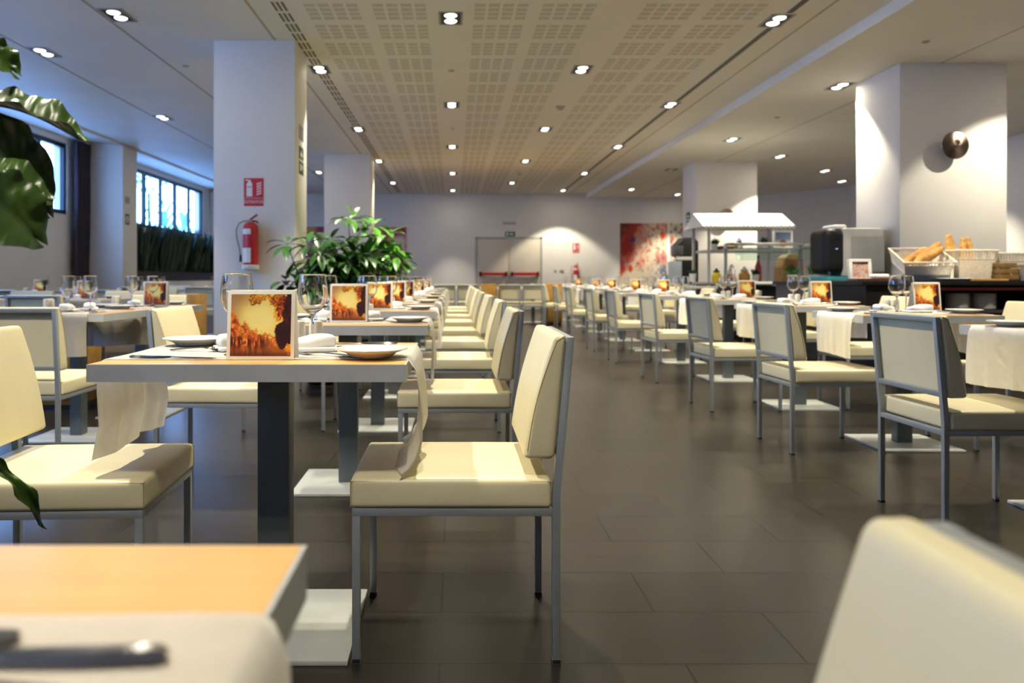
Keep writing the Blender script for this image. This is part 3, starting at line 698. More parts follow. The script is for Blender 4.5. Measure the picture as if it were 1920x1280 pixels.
def extinguisher(label, loc, tilt=True):
    r = bpy.data.objects.new('fire_extinguisher', None); C.objects.link(r); r.location = loc; tag(r, label, 'fire extinguisher')
    b = MB().lathe([(0, 0.0), (0.07, 0.0), (0.078, 0.01), (0.078, 0.36), (0.07, 0.40), (0.045, 0.43), (0.02, 0.44), (0, 0.44)], 28); link('cylinder', b.mesh('cylinder', M['red']), r)
    v = MB().lathe([(0.02, 0.43), (0.022, 0.455), (0.014, 0.465), (0, 0.465)], 12); link('valve', v.mesh('valve', M['chrome']), r)
    h = MB().bar((-0.015, 0, 0.455), (0.07, -0.0, 0.515), 0.02, 0.01, 0.002).bar((0.0, 0, 0.45), (0.065, 0, 0.445), 0.02, 0.008, 0.002).bar((0.065, 0, 0.445), (0.075, 0, 0.425), 0.02, 0.008, 0.002); link('handle', h.mesh('handle', M['darkred']), r)
    hs = MB().tube([(-0.02, 0, 0.45), (-0.07, 0, 0.45), (-0.12, -0.01, 0.42), (-0.145, -0.01, 0.36), (-0.14, -0.01, 0.28), (-0.115, -0.01, 0.18), (-0.1, -0.01, 0.09)], 0.008); link('hose', hs.mesh('hose', M['grey']), r)
    nz = MB().tube([(-0.1, -0.01, 0.10), (-0.1, -0.01, 0.03)], [0.010, 0.014]); link('nozzle', nz.mesh('nozzle', M['black']), r)
    def wrap(a0, a1, z0, z1, rr=0.0795):
        m = MB(); n = 10; A = []
        for i in range(n+1):
            a = R(a0+(a1-a0)*i/n); A.append((m.bm.verts.new((rr*math.cos(a), rr*math.sin(a), z0)), m.bm.verts.new((rr*math.cos(a), rr*math.sin(a), z1))))
        for P, Q in zip(A, A[1:]): m.bm.faces.new((P[0], Q[0], Q[1], P[1]))
        return m
    link('label', wrap(-160, -75, 0.02, 0.17).mesh('label', M['white']), r); link('label', wrap(-165, -75, 0.31, 0.365).mesh('label', M['white']), r)
    link('bracket', MB().b2(-0.03, 0.03, 0.07, 0.1, 0.05, 0.35).mesh('bracket', M['grey']), r)
    link('shelf', MB().lathe([(0, -0.004), (0.085, -0.004), (0.09, -0.01), (0.085, -0.045), (0.05, -0.06), (0, -0.06)], 24).mesh('shelf', M['card']), r)
    return r
y = COLS[0][2]-0.1
extinguisher('red fire extinguisher with hose mounted on the large left column', ((470-851)/s_at(y), y, CH+(520-496)/s_at(y)))
y = BACK-0.1
extinguisher('distant red fire extinguisher on the lit back wall', ((1080-851)/s_at(y), y, CH+(520-527)/s_at(y)+0.02))
# exit sign and grey notice over the door
r = sign('exit_sign', 'green exit sign above the double door', (1.67, BACK, 2.245), 0, 0.30, 0.145, M['green'])
art(r, 'arrow', MB().prism([(-0.02, -0.02), (0.05, -0.02), (0.05, -0.045), (0.10, 0.0), (0.05, 0.045), (0.05, 0.02), (-0.02, 0.02)], 0, 0.001).b2(-0.11, -0.06, 0, 0.001, -0.05, 0.05), M['white'])
r = bpy.data.objects.new('wall_lettering', None); C.objects.link(r); r.location = (1.65, BACK-0.002, 2.565); tag(r, 'small grey lettering high above the double door', 'lettering')
p = MB(); rnd = random.Random(3)
for k in range(7): p.b2(-0.19+k*0.056, -0.19+k*0.056+0.036, -0.002, 0, -0.04, 0.04)
link('strokes', p.mesh('strokes', M['grey']), r)
for (px, w, lb) in ((1041, 0.06, 'small dark wall switch left of the far extinguisher'), (1053, 0.13, 'wider dark wall socket left of the far extinguisher')):
    s = s_at(BACK); tag(link('wall_switch', MB().b2(-w/2, w/2, -0.015, 0, -0.035, 0.035, 0.003).mesh('wall_switch', M['grey']), None, ((px-851)/s, BACK, CH+(520-508)/s)), lb, 'switch')
def notice(label, loc, rz, w, h, m, dark=True):
    r = sign('notice_sign', label, loc, rz, w, h, m)
    p = MB()
    if dark:
        p.prism([(-w*0.3, h*0.22), (0, h*0.38), (0, h*0.28), (w*0.3, h*0.28), (w*0.3, h*0.16), (0, h*0.16), (0, h*0.06)], 0, 0.001).b2(-w*0.5, w*0.5, 0, 0.001, -0.012, 0.012).b2(-w*0.3, -w*0.05, 0, 0.001, -h*0.38, -h*0.12).b2(w*0.05, w*0.3, 0, 0.001, -h*0.3, -h*0.15)
    else:
        for k in range(3): p.b2(-w*0.4, w*0.4, 0, 0.001, h*(0.22-0.27*k), h*(0.34-0.27*k))
    art(r, 'pictogram', p, M['white'] if dark else M['grey']); return r
X = COLS[0][1]
notice('dark pictogram notice on the side of the large left column', (X+0.001, 8.62, 2.22), R(90), 0.24, 0.30, M['dark'])
notice('pale grey lettered notice on the side of the large left column', (X+0.001, 8.62, 2.52), R(90), 0.26, 0.16, M['lgrey'], False)
notice('dark pictogram notice on the window-side pier', (PIERX+0.001, 14.95, 2.05), R(90), 0.18, 0.20, M['dark'])
notice('pale lettered notice on the window-side pier', (PIERX+0.001, 14.95, 2.41), R(90), 0.22, 0.13, M['lgrey'], False)
notice('small dark notice on the side of the far right column', (COLS[3][0]-0.001, 16.75, 2.17), R(-90), 0.26, 0.32, M['dark'])

# conical steel wall discs on the right columns
def disc(label, x, y, z, r=0.15):
    t = bpy.data.objects.new('wall_lamp', None); C.objects.link(t); t.location = (x, y, z); t.rotation_euler = (R(90), 0, 0); tag(t, label, 'wall lamp')
    m = mat('turned bronze steel', (0.30, 0.22, 0.17), 0.22, metal=1.0); m.node_tree.nodes['Principled BSDF'].inputs['Anisotropic'].default_value = 0.8
    link('dish', MB().lathe([(0, 0.155), (r*0.5, 0.137), (r*0.97, 0.118), (r, 0.112), (r*0.97, 0.105), (0.02, 0.10), (0, 0.10)], 48).mesh('dish', m, 25), t)
    link('mount', MB().lathe([(0.0, 0.10), (0.03, 0.10), (0.03, 0.02), (0.06, 0.012), (0.06, 0.0), (0, 0)], 24).mesh('mount', M['dark']), t)
y = COLS[2][2]; s = s_at(y-0.13); disc('round bronze disc wall lamp on the near right column', (1793-851)/s, y, CH+(520-272)/s)
y = COLS[3][2]; s = s_at(y-0.13); disc('distant round wall lamp above the white stall roof', (1364-851)/s, y, CH+(520-405)/s)

# ------------------------------------------------------------------ dining chair (faces -X, back at +X)
def chair_kind():
    T = 0.02; SW = 0.222
    def front_leg(s): return MB().b2(-0.257, -0.237, s*SW-(T if s > 0 else 0), s*SW+(0 if s > 0 else T), 0.012, 0.367, 0.0015).b2(-0.258, -0.236, s*SW-(0.021 if s > 0 else -0.001), s*SW+(0.001 if s > 0 else 0.021)-(0.002 if s < 0 else 0), 0, 0.012, 0.001, 1)
    def rear_leg(s):
        y0, y1 = (SW-T, SW) if s > 0 else (-SW, -SW+T); m = MB()
        pts = [(0.241, 0.012), (0.261, 0.012), (0.261, 0.42), (0.296, 0.812), (0.276, 0.812), (0.241, 0.42)]
        m.prism(pts, y0, y1, 'Y', 0, 0.0015); m.b2(0.240, 0.262, y0-0.001, y1+0.001, 0, 0.012, 0.001, 1); return m
    legs = [('leg', f(s).mesh('leg', [M['frame'], M['cap']])) for f in (front_leg, rear_leg) for s in (-1, 1)]
    sf = MB()
    for s in (-1, 1):
        y0, y1 = (SW-T, SW) if s > 0 else (-SW, -SW+T); sf.b2(-0.257, 0.241, y0, y1, 0.367, 0.387, 0.0015)
    sf.b2(-0.257, -0.237, -SW+T, SW-T, 0.367, 0.387, 0.0015).b2(0.241, 0.261, -SW+T, SW-T, 0.367, 0.387, 0.0015)
    L = lambda z: 0.251+(z-0.42)*0.035/0.392 if z > 0.42 else 0.251
    bf = [MB().box((L(z), 0, z), (0.02, 2*(SW-T), 0.02), 0.0015, Matrix.Rotation(R(5.1), 3, 'Y')).mesh('back_rail', M['frame']) for z in (0.522, 0.802)]
    seat = MB().rbox((-0.012, 0, 0.4235), (0.25, 0.226, 0.037), 0.012, crown=0.006, n=8, crown2=0.003)
    zz = 0.4535; st = [MB().tube([(-0.260, -0.224, zz), (0.236, -0.224, zz), (0.236, 0.224, zz), (-0.260, 0.224, zz)], 0.0016, 6, closed=True).mesh('stitching', M['stitch'])]
    st += [MB().tube([(-0.2605, sy*0.2245, 0.392), (-0.2605, sy*0.2245, 0.453)], 0.0013, 5).mesh('stitching', M['stitch']) for sy in (-1, 1)]
    # wedge shaped back cushion
    def wedge(v):
        t = (v.z+0.155)/0.31                                  # 0 bottom, 1 top
        t = max(0, min(1, t)); th = 0.078*(1-t)+0.030*t       # thickness
        xb = -(0.262 - 0.0)                                   # rear face follows the posts
        rear = L(0.662+v.z)-0.012
        k = (v.x+0.03)/0.06                                   # 0 front .. 1 rear
        bow = 0.010*math.sin(math.pi*t)
        v.x = rear-th*(1-k)-bow*(1-k)
        return v
    back = MB().rbox((0, 0, 0.662), (0.03, 0.224, 0.155), 0.014, n=8, fn=wedge)
    bs = []
    for sy in (-1, 1):
        pts = []
        for i in range(13):
            t = i/12; z = 0.53+0.272*t; th = 0.078*(1-t)+0.030*t; pts.append((L(z)-0.012-th-0.010*math.sin(math.pi*t)+0.008, sy*0.2245, z))
        pts += [(L(0.812)-0.016, sy*0.2235, 0.8135)]
        bs.append(MB().tube(pts, 0.0014, 5).mesh('stitching', M['stitch']))
    return Kind('dining_chair', 'chair', [('seat', seat.mesh('seat', M['leather'], 60), None, (0, 0, 0), (0, 0, 0), [('stitching', q) for q in st]),
        ('backrest', back.mesh('backrest', M['leather'], 60), None, (0, 0, 0), (0, 0, 0), [('stitching', q) for q in bs]),
        ('seat_frame', sf.mesh('seat_frame', M['frame'])), ('back_rail', bf[0]), ('back_rail', bf[1])]+legs)
CHAIR = chair_kind()

# ------------------------------------------------------------------ table
TW, TD, TZ = 0.755, 0.632, 0.755
def table_kind():
    a, b = TW/2, TD/2
    top = MB().b2(-a+0.0035, a-0.0035, -b+0.0035, b-0.0035, TZ-0.036, TZ, 0)
    ed = MB()
    ed.b2(-a, a, -b, -b+0.0035, TZ-0.042, TZ-0.0008, 0).b2(-a, a, b-0.0035, b, TZ-0.042, TZ-0.0008, 0).b2(-a, -a+0.0035, -b+0.0035, b-0.0035, TZ-0.042, TZ-0.0008, 0).b2(a-0.0035, a, -b+0.0035, b-0.0035, TZ-0.042, TZ-0.0008, 0)
    ped = MB().b2(-0.043, 0.043, -0.034, 0.034, 0.013, TZ-0.040, 0.003)
    plate = MB().b2(-0.16, 0.16, -0.12, 0.12, TZ-0.042, TZ-0.036, 0)
    base = MB().b2(-0.228, 0.228, -0.228, 0.228, 0.0, 0.013, 0.003)
    return Kind('dining_table', 'table', [('tabletop', top.mesh('tabletop', M['wood'])), ('metal_edge', ed.mesh('metal_edge', M['alu']), 'brushed metal edge'), ('pedestal', ped.mesh('pedestal', M['post'])),
        ('mounting_plate', plate.mesh('mounting_plate', M['dark'])), ('base', base.mesh('base', M['base']), 'pale grey square foot')])
TABLE = table_kind()

def runner_mesh(seed, left, right, y0=-0.225, y1=0.225, n=16):
    """cloth strip across the table along x. left/right: path points (dx outward, z) of the hanging ends"""
    rnd = random.Random(seed); a = TW/2+0.004
    path = [(-a-dx, z) for dx, z in reversed(left)]+[(-a, TZ-0.002), (-a+0.008, TZ+0.0025)]
    path += [(-a+0.01+(2*a-0.02)*k/20, TZ+0.003) for k in range(1, 20)]+[(a-0.008, TZ+0.0025), (a, TZ-0.002)]+[(a+dx, z) for dx, z in right]
    # resample hanging ends finer
    P = []
    for (p, q) in zip(path, path[1:]):
        L = math.hypot(q[0]-p[0], q[1]-p[1]); k = max(1, int(L/0.02))
        for i in range(k): P.append((p[0]+(q[0]-p[0])*i/k, p[1]+(q[1]-p[1])*i/k))
    P.append(path[-1]); mb = MB(); ph = [rnd.uniform(0, 6.28) for _ in range(6)]; rows = []
    for (x, z) in P:
        h = max(0, TZ-0.01-z); s = 1 if x > 0 else -1; row = []
        for j in range(n*2+1):
            t = j/(n*2); y = y0+(y1-y0)*t; A = min(0.012, h*0.06)
            w = A*(math.sin(t*9+ph[0])+0.6*math.sin(t*21+ph[1])+0.35*math.sin(t*37+ph[2]))
            zz = z+(0.006*math.sin(t*5+ph[3])*min(1, h*6) if h > 0 else 0.0006*math.sin(x*30+t*7+ph[4]))
            row.append(mb.bm.verts.new((x+(max(w, -0.004)*s if h > 0 else 0), y+0.004*math.sin(x*9+ph[5])*(1 if h else 0.4), zz)))
        rows.append(row)
    for A, B in zip(rows, rows[1:]):
        for j in range(n*2): mb.bm.faces.new((A[j], A[j+1], B[j+1], B[j]))
    bmesh.ops.solidify(mb.bm, geom=mb.bm.faces[:], thickness=0.002)
    return mb.mesh('table_runner', M['cloth'], 50)
DROP = [(0.010, 0.73), (0.013, 0.68), (0.012, 0.6), (0.008, 0.515)]
RUN = [Kind('table_runner', 'table runner', mesh=runner_mesh(k, DROP, DROP)) for k in (1, 2, 3)]
RUN1 = Kind('table_runner', 'table runner', mesh=runner_mesh(8, [(0.008, 0.73), (0.006, 0.68), (-0.004, 0.6), (0.010, 0.51)], [(0.014, 0.73), (0.020, 0.68), (0.020, 0.62), (0.014, 0.56), (0.0, 0.52), (-0.02, 0.49), (-0.04, 0.474)]))

# ------------------------------------------------------------------ table setting
def sweep(m, secs, mi=0):
    """secs: (x, half width, z, thickness, y)"""
    rows = []
    for x, w, z, t, y in secs: rows.append([m.bm.verts.new(p) for p in ((x, y-w, z), (x, y+w, z), (x, y+w*0.6, z+t), (x, y-w*0.6, z+t))])
    for A, B in zip(rows, rows[1:]):
        for k in range(4): f = m.bm.faces.new((A[k], A[(k+1) % 4], B[(k+1) % 4], B[k]))
    m.bm.faces.new(rows[0]); m.bm.faces.new(list(reversed(rows[-1]))); return m
KNIFE = Kind('table_knife', 'knife', [('handle', sweep(MB(), [(0.105, 0.004, 0.002, 0.003, 0), (0.10, 0.007, 0.001, 0.006, 0), (0.06, 0.0075, 0, 0.0065, 0), (0.02, 0.006, 0, 0.006, 0), (0.0, 0.0045, 0.001, 0.005, 0)]).mesh('handle', M['steel'])),
    ('blade', sweep(MB(), [(0.0, 0.004, 0.002, 0.003, 0), (-0.01, 0.009, 0.002, 0.0022, 0), (-0.06, 0.010, 0.001, 0.0018, 0), (-0.10, 0.008, 0.0005, 0.0015, 0.001), (-0.115, 0.002, 0.0005, 0.001, 0.005)]).mesh('blade', M['steel']))])
fk = MB(); sweep(fk, [(0.10, 0.003, 0.002, 0.002, 0), (0.095, 0.0085, 0.0015, 0.003, 0), (0.05, 0.006, 0.004, 0.003, 0), (0.0, 0.0035, 0.006, 0.003, 0), (-0.03, 0.004, 0.003, 0.0025, 0), (-0.04, 0.011, 0.0005, 0.002, 0), (-0.055, 0.0125, 0.0, 0.002, 0)])
tn = MB()
for k in range(4):
    yy = -0.0105+0.007*k; sweep(tn, [(-0.054, 0.002, 0.0, 0.002, yy), (-0.075, 0.0017, 0.001, 0.0018, yy), (-0.098, 0.0008, 0.007, 0.001, yy)])
FORK = Kind('table_fork', 'fork', [('handle', fk.mesh('handle', M['steel'])), ('tines', tn.mesh('tines', M['steel']))])
spm = MB(); sweep(spm, [(0.09, 0.003, 0.002, 0.002, 0), (0.085, 0.008, 0.0015, 0.003, 0), (0.04, 0.0055, 0.005, 0.003, 0), (0.0, 0.0035, 0.009, 0.003, 0), (-0.018, 0.004, 0.006, 0.0025, 0)])
sb = MB(); rws = []
for i in range(9):
    t = i/8; row = []
    for j in range(13):
        a = 2*math.pi*j/12; rr = t; row.append(sb.bm.verts.new((-0.045+0.028*rr*math.cos(a), 0.0175*rr*math.sin(a)*(1-0.15*math.cos(a)), 0.0008+0.0085*rr*rr)))
    rws.append(row)
for A, B in zip(rws, rws[1:]):
    for j in range(12): sb.bm.faces.new((A[j], A[j+1], B[j+1], B[j]))
bmesh.ops.remove_doubles(sb.bm, verts=sb.bm.verts[:], dist=1e-5); bmesh.ops.solidify(sb.bm, geom=sb.bm.faces[:], thickness=0.0012)
SPOON = Kind('table_spoon', 'spoon', [('handle', spm.mesh('handle', M['steel'])), ('bowl', sb.mesh('bowl', M['steel'], 60))])
PLATE = Kind('side_plate', 'plate', mesh=MB().lathe([(0, 0.0045), (0.045, 0.0045), (0.052, 0.007), (0.066, 0.016), (0.088, 0.0215), (0.0925, 0.0225), (0.0925, 0.0205), (0.066, 0.012), (0.052, 0.001), (0.045, 0.0), (0.04, 0.002), (0, 0.002)], 48).mesh('side_plate', M['china'], 50))
def glass_profile(R0, H):
    zb = 0.095; o = []; n = 12
    outer = [(0.0, 0.0), (0.034, 0.0), (0.0345, 0.0015), (0.02, 0.004), (0.007, 0.008), (0.0042, 0.02), (0.0036, 0.05), (0.0042, 0.085), (0.009, zb)]
    bowl = [(0.013, zb+0.004), (0.026, zb+0.014), (0.037, zb+0.03), (R0*0.985, zb+0.045), (R0, zb+0.056), (R0*0.985, zb+0.072), (R0*0.93, zb+0.09), (R0*0.86, H-0.006), (R0*0.83, H)]
    inner = [(max(0, r-0.0012), z) for r, z in reversed(bowl)]
    inner = inner[:-1]+[(0.010, zb+0.0065), (0, zb+0.004)]
    return outer+bowl+inner
GLASS = Kind('wine_glass', 'wine glass', mesh=MB().lathe(glass_profile(0.0435, 0.212), 40).mesh('wine_glass', M['glass'], 80))
SH = MB().lathe([(0, 0), (0.018, 0), (0.0205, 0.003), (0.021, 0.03), (0.0205, 0.062), (0.018, 0.069), (0.012, 0.0715), (0, 0.0718)], 28).mesh('shaker_body', M['cup'])
def shaker(name, cat, nh):
    h = MB()
    for k in range(nh):
        a = 2*math.pi*k/nh; h.lathe([(0.0011, 0.0), (0, 0.0002)], 6, (0.005*math.cos(a), 0.005*math.sin(a), 0.0719))
    return Kind(name, cat, [('shaker_body', SH), ('holes', h.mesh('holes', M['cap']))])
SALT, PEP = shaker('salt_shaker', 'salt shaker', 3), shaker('pepper_shaker', 'pepper shaker', 5)
def napkin_mesh():
    def f1(v): v.z *= 0.75+0.5*(v.x+0.07)/0.14; v.y *= 1.0-0.25*abs(v.x)/0.07; v.z += 0.004*math.sin(v.x*45+v.y*30); return v
    m = MB().rbox((0, 0, 0.0065), (0.078, 0.045, 0.0060), 0.0045, n=8)
    m.rbox((0.004, 0.0, 0.023), (0.07, 0.036, 0.013), 0.0105, crown=0.006, n=10, fn=f1)
    return m.mesh('folded_napkin', M['napkin'], 70)
NAP = Kind('folded_napkin', 'napkin', mesh=napkin_mesh())
def card_kind(big):
    w, h = 0.168, 0.172; fr = MB().b2(-w/2, w/2, 0, 0.003, 0, h, 0.0006)
    lean = R(-7)
    bk = MB().b2(-w/2+0.002, w/2-0.002, -0.0015, 0.0015, 0.0, h+0.004, 0.0005).mesh('back_panel', M['card'])
    pic = art_big if big else art_small
    return Kind('menu_card', 'menu card', [('front_panel', fr.mesh('front_panel', M['card']), None, (0, 0, 0), (R(-6), 0, 0), [('picture', pic, 'autumn vineyard picture with dark grapes', (0, -0.0006, 0.0095))]),
        ('back_panel', bk, None, (0.002, 0.058, 0), (R(11), 0, R(3))), ('back_panel', bk, None, (-0.012, 0.070, 0), (R(14), 0, R(6)))])
CARDB, CARDS = card_kind(True), card_kind(False)

ZR = TZ+0.004
def setting(cx, cy, rz, where, sides, lod, rk, card=True, cardpos=None, carddir=0, seed=0):
    """two places facing each other across a table. sides = names of the +x and -x guest sides"""
    rnd = random.Random(seed); Rz = Matrix.Rotation(rz, 3, 'Z')
    def put(K, x, y, z, a, lab, grp, **kw):
        v = Rz @ Vector((x, y, 0)); return K.put((cx+v.x, cy+v.y, z), rz+a, lab, grp, **kw)
    rk.put((cx, cy, 0), rz, 'off white runner draped across the '+where, 'cloth table runners')
    j = lambda s: rnd.uniform(-s, s)
    for sgn, side in ((1, sides[0]), (-1, sides[1])):
        A = 0 if sgn > 0 else math.pi
        def P(K, x, y, a, lab, grp, z=ZR, **kw): return put(K, x*sgn, y*sgn, z, A+a, lab, grp, **kw)
        if lod >= 1:
            P(PLATE, 0.285+j(.006), -0.175+(0 if seed == 1 else 0.05+j(.012)), 0, 'white side plate at the %s place of the %s' % (side, where), 'white side plates')
            P(NAP, 0.085+j(.01), -0.02+j(.01), R(20)+j(.3), 'folded white napkin at the %s place of the %s' % (side, where), 'folded napkins')
        if lod >= 2:
            P(KNIFE, 0.215, 0.208, j(.03), 'steel knife at the %s place of the %s' % (side, where), 'table knives')
            P(FORK, 0.150, -0.115+(0 if seed != 1 else -0.02), R(-28)+j(.1), 'steel fork at the %s place of the %s' % (side, where), 'table forks')
            P(SPOON, 0.20, 0.015, R(-8)+j(.1), 'steel spoon at the %s place of the %s' % (side, where), 'table spoons')
        if lod >= 1: P(GLASS, 0.08+j(.006), 0.105+j(.006), 0, 'clear wine glass at the %s place of the %s' % (side, where), 'wine glasses')
    if lod >= 1:
        put(SALT, 0.022, 0.205, ZR, 0, 'cream salt shaker on the '+where, 'salt shakers'); put(PEP, 0.074, 0.207, ZR, 0, 'cream pepper shaker on the '+where, 'pepper shakers')
    if card:
        p = cardpos or (0.01, -0.235); v = Rz @ Vector((*p, 0)); inside = abs(p[1]) < 0.215
        (CARDB if lod >= 3 else CARDS).put((cx+v.x, cy+v.y, ZR if inside else TZ+0.0005), carddir, 'square vineyard menu card on the '+where, 'vineyard menu cards')

# left aisle row ------------------------------------------------
LX = -0.4905
LF = [-0.02, 1.88, 3.40, 4.83, 6.2, 7.55, 9.0, 10.4, 11.8, 13.2]
for k, f in enumerate(LF):
    cy = f+TD/2; where = ORD[k]+' table of the left row'
    TABLE.put((LX, cy, 0), 0, ORD[k]+' wooden table with metal edge, counted from the camera, in the left row', 'tables of the left row')
    lod = 3 if k in (1, 2) else 2 if k < 5 else 1
    if k == 0:
        RUN[0].put((LX, 0.255, 0), 0, 'off white runner draped across the '+where, 'cloth table runners')
        KNIFE.put((-0.255, 0.415, ZR), R(2), 'blurred steel knife on the table nearest the camera', 'table knives')
        FORK.put((-0.265, 0.385, ZR), R(-6), 'blurred steel fork on the table nearest the camera', 'table forks')
        SPOON.put((-0.33, 0.435, ZR), R(4), 'blurred steel spoon on the table nearest the camera', 'table spoons')
        KNIFE.put((-0.42, 0.40, ZR), R(-3), 'second blurred steel knife, further left on the nearest table', 'table knives')
    else:
        setting(LX, cy, 0, where, ('aisle side', 'window side'), lod, RUN1 if k == 1 else RUN[k % 3], card=k not in (6, 8), cardpos=(0.01+0.0, -0.222) if k == 1 else ((0.02, -0.16) if k > 1 else None), seed=k)
    fy = {0: 0.262, 1: 2.20}.get(k, f+0.33+random.uniform(-.03, .03))
    a = {1: 0.0, 0: 0}.get(k, random.uniform(-.05, .05)); x = 0.0+(random.uniform(0.012, .035) if k > 1 else 0.004)
    CHAIR.put((x, fy, 0), a, 'cream padded chair, aisle side of the '+where, 'cream dining chairs', full=k < 6)
    if k == 0: continue
    xl = {1: -1.035, 2: -1.10}.get(k, -1.03+random.uniform(-.03, .03)); al = {1: math.pi+R(3), 2: math.pi-R(2)}.get(k, math.pi+random.uniform(-.05, .05))
    CHAIR.put((xl, {1: 2.17, 2: 3.84}.get(k, f+0.34), 0), al, 'cream padded chair, window side of the '+where, 'cream dining chairs', full=k < 4)
# right aisle row -----------------------------------------------
RX = 2.585
RF = [2.85, 4.28, 5.65, 7.2, 8.75, 10.25, 11.9, 13.8, 15.3, 17.6]
RC = {0: (2.085, 3.20, 1.5), 1: (2.075, 4.53, 2), 2: (2.075, 5.89, 3), 3: (2.08, 7.46, 4)}
for k, f in enumerate(RF):
    cy = f+TD/2; where = ORD[k]+' table of the right row'
    TABLE.put((RX, cy, 0), R(-1), ORD[k]+' wooden table with metal edge, counted from the camera, in the right row', 'tables of the right row')
    setting(RX, cy, R(-1), where, ('buffet side', 'aisle side'), 2 if k < 3 else 1, RUN[(k+1) % 3], card=k not in (0, 4), cardpos=(0.24, 0.155), carddir=R(4), seed=20+k)
    x, y, a = RC.get(k, (2.06+random.uniform(-.04, .01), f+0.33, random.uniform(-3, 3)))
    CHAIR.put((x, y, 0), math.pi+R(a), 'cream padded chair, aisle side of the '+where, 'cream dining chairs', full=k < 3)
    CHAIR.put((3.11+random.uniform(-.02, .05), f+0.33, 0), R(random.uniform(-4, 4)), 'cream padded chair, buffet side of the '+where, 'cream dining chairs', full=k < 2)
# tables towards the windows -------------------------------------
WT = [  # x, y, rz, near chair, far chair, words, card
    (-2.27, 4.82, 90, (-2.12, 4.09, -90), None, 'window-side table nearest the camera', False),
    (-2.20, 5.62, 90, None, (-2.42, 6.29, 90), 'window-side table joined behind the nearest', True),
    (-3.45, 7.45, 90, (-3.42, 6.75, -90), (-3.45, 8.15, 90), 'window-side table left of extinguisher column', True),
    (-4.45, 7.45, 90, (-4.45, 6.75, -90), (-4.45, 8.15, 90), 'window-side table at the left edge', False),
    (-4.1, 10.2, 90, (-4.1, 9.5, -90), (-4.1, 10.9, 90), 'third-row window table near the curtain', True),
    (-5.3, 10.2, 90, (-5.3, 9.5, -90), (-5.3, 10.9, 90), 'third-row window table left of curtain', True),
    (-4.9, 13.2, 90, (-4.9, 12.5, -90), (-4.9, 13.9, 90), 'far window table beside curtain pier', True),
    (-3.9, 13.2, 90, (-3.9, 12.5, -90), (-3.9, 13.9, 90), 'far window table before the planter', True),
    (-3.9, 16.6, 90, (-3.9, 15.9, -90), (-3.9, 17.3, 90), 'last window table before the planter', False)]
for i, (x, y, a, nc, fc, words, card) in enumerate(WT):
    TABLE.put((x, y, 0), R(a), 'wooden table with metal edge, the '+words, 'tables towards the windows')
    setting(x, y, R(a), words, ('far side', 'near side'), 2 if i < 2 else 1, RUN[i % 3], card=card, cardpos=(0.0, -0.09) if i == 1 else (-0.1, -0.05), seed=50+i)
    if nc: CHAIR.put((nc[0], nc[1], 0), R(nc[2]), 'cream chair, near side of the '+words, 'cream dining chairs', full=i < 1)
    if fc: CHAIR.put((fc[0], fc[1], 0), R(fc[2]), 'cream chair, far side of the '+words, 'cream dining chairs', full=i < 1)
# tables across the far end, near the fire door --------------------
for i, x in enumerate((0.05, 1.36, 2.2)):
    if i == 2: continue
    where = ('back table left of the fire door', 'back table in front of the fire door')[i]
    for q, xx in enumerate((x-0.24, x+0.24)):
        lr = ('left', 'right')[q]
        TABLE.put((xx*1.0-(0.08 if q == 0 else -0.08), 16.9, 0), R(90), 'pale table with metal edge, %s one, %s' % (lr, where), 'tables at the back')
        CHAIR.put((xx-(0.0 if q == 0 else 0.0), 16.25, 0), R(-90), 'cream chair turned away, %s seat, %s' % (lr, where), 'chairs at the back', full=False)
        PLATE.put((xx, 16.7, TZ+0.001), 0, 'white side plate, %s half of the %s' % (lr, where), 'white side plates')
# wooden end cabinets by the back tables
def end_cabinet(x, y, h, lab):
    r = bpy.data.objects.new('side_cabinet', None); C.objects.link(r); r.location = (x, y, 0); tag(r, lab, 'cabinet')
    link('body', MB().b2(-0.15, 0.15, -0.2, 0.2, 0.04, h, 0.004).mesh('body', M['pine']), r)
    link('door', MB().b2(-0.135, 0.135, -0.218, -0.2, 0.08, h-0.06, 0.003).mesh('door', M['pine']), r)
    link('plinth', MB().b2(-0.14, 0.14, -0.18, 0.19, 0, 0.04).mesh('plinth', M['dark']), r)
end_cabinet(0.70, 16.0, 0.83, 'honey pine side cabinet between the two back tables')
end_cabinet(2.04, 16.3, 0.83, 'honey pine side cabinet right of the back chairs')
end_cabinet(-3.5, 10.6, 0.74, 'honey pine side cabinet left of the large left column')
end_cabinet(-4.7, 10.2, 0.74, 'honey pine side cabinet between two window-side tables')
end_cabinet(-2.87, 5.95, 0.70, 'honey pine side cabinet behind the window-side chairs')

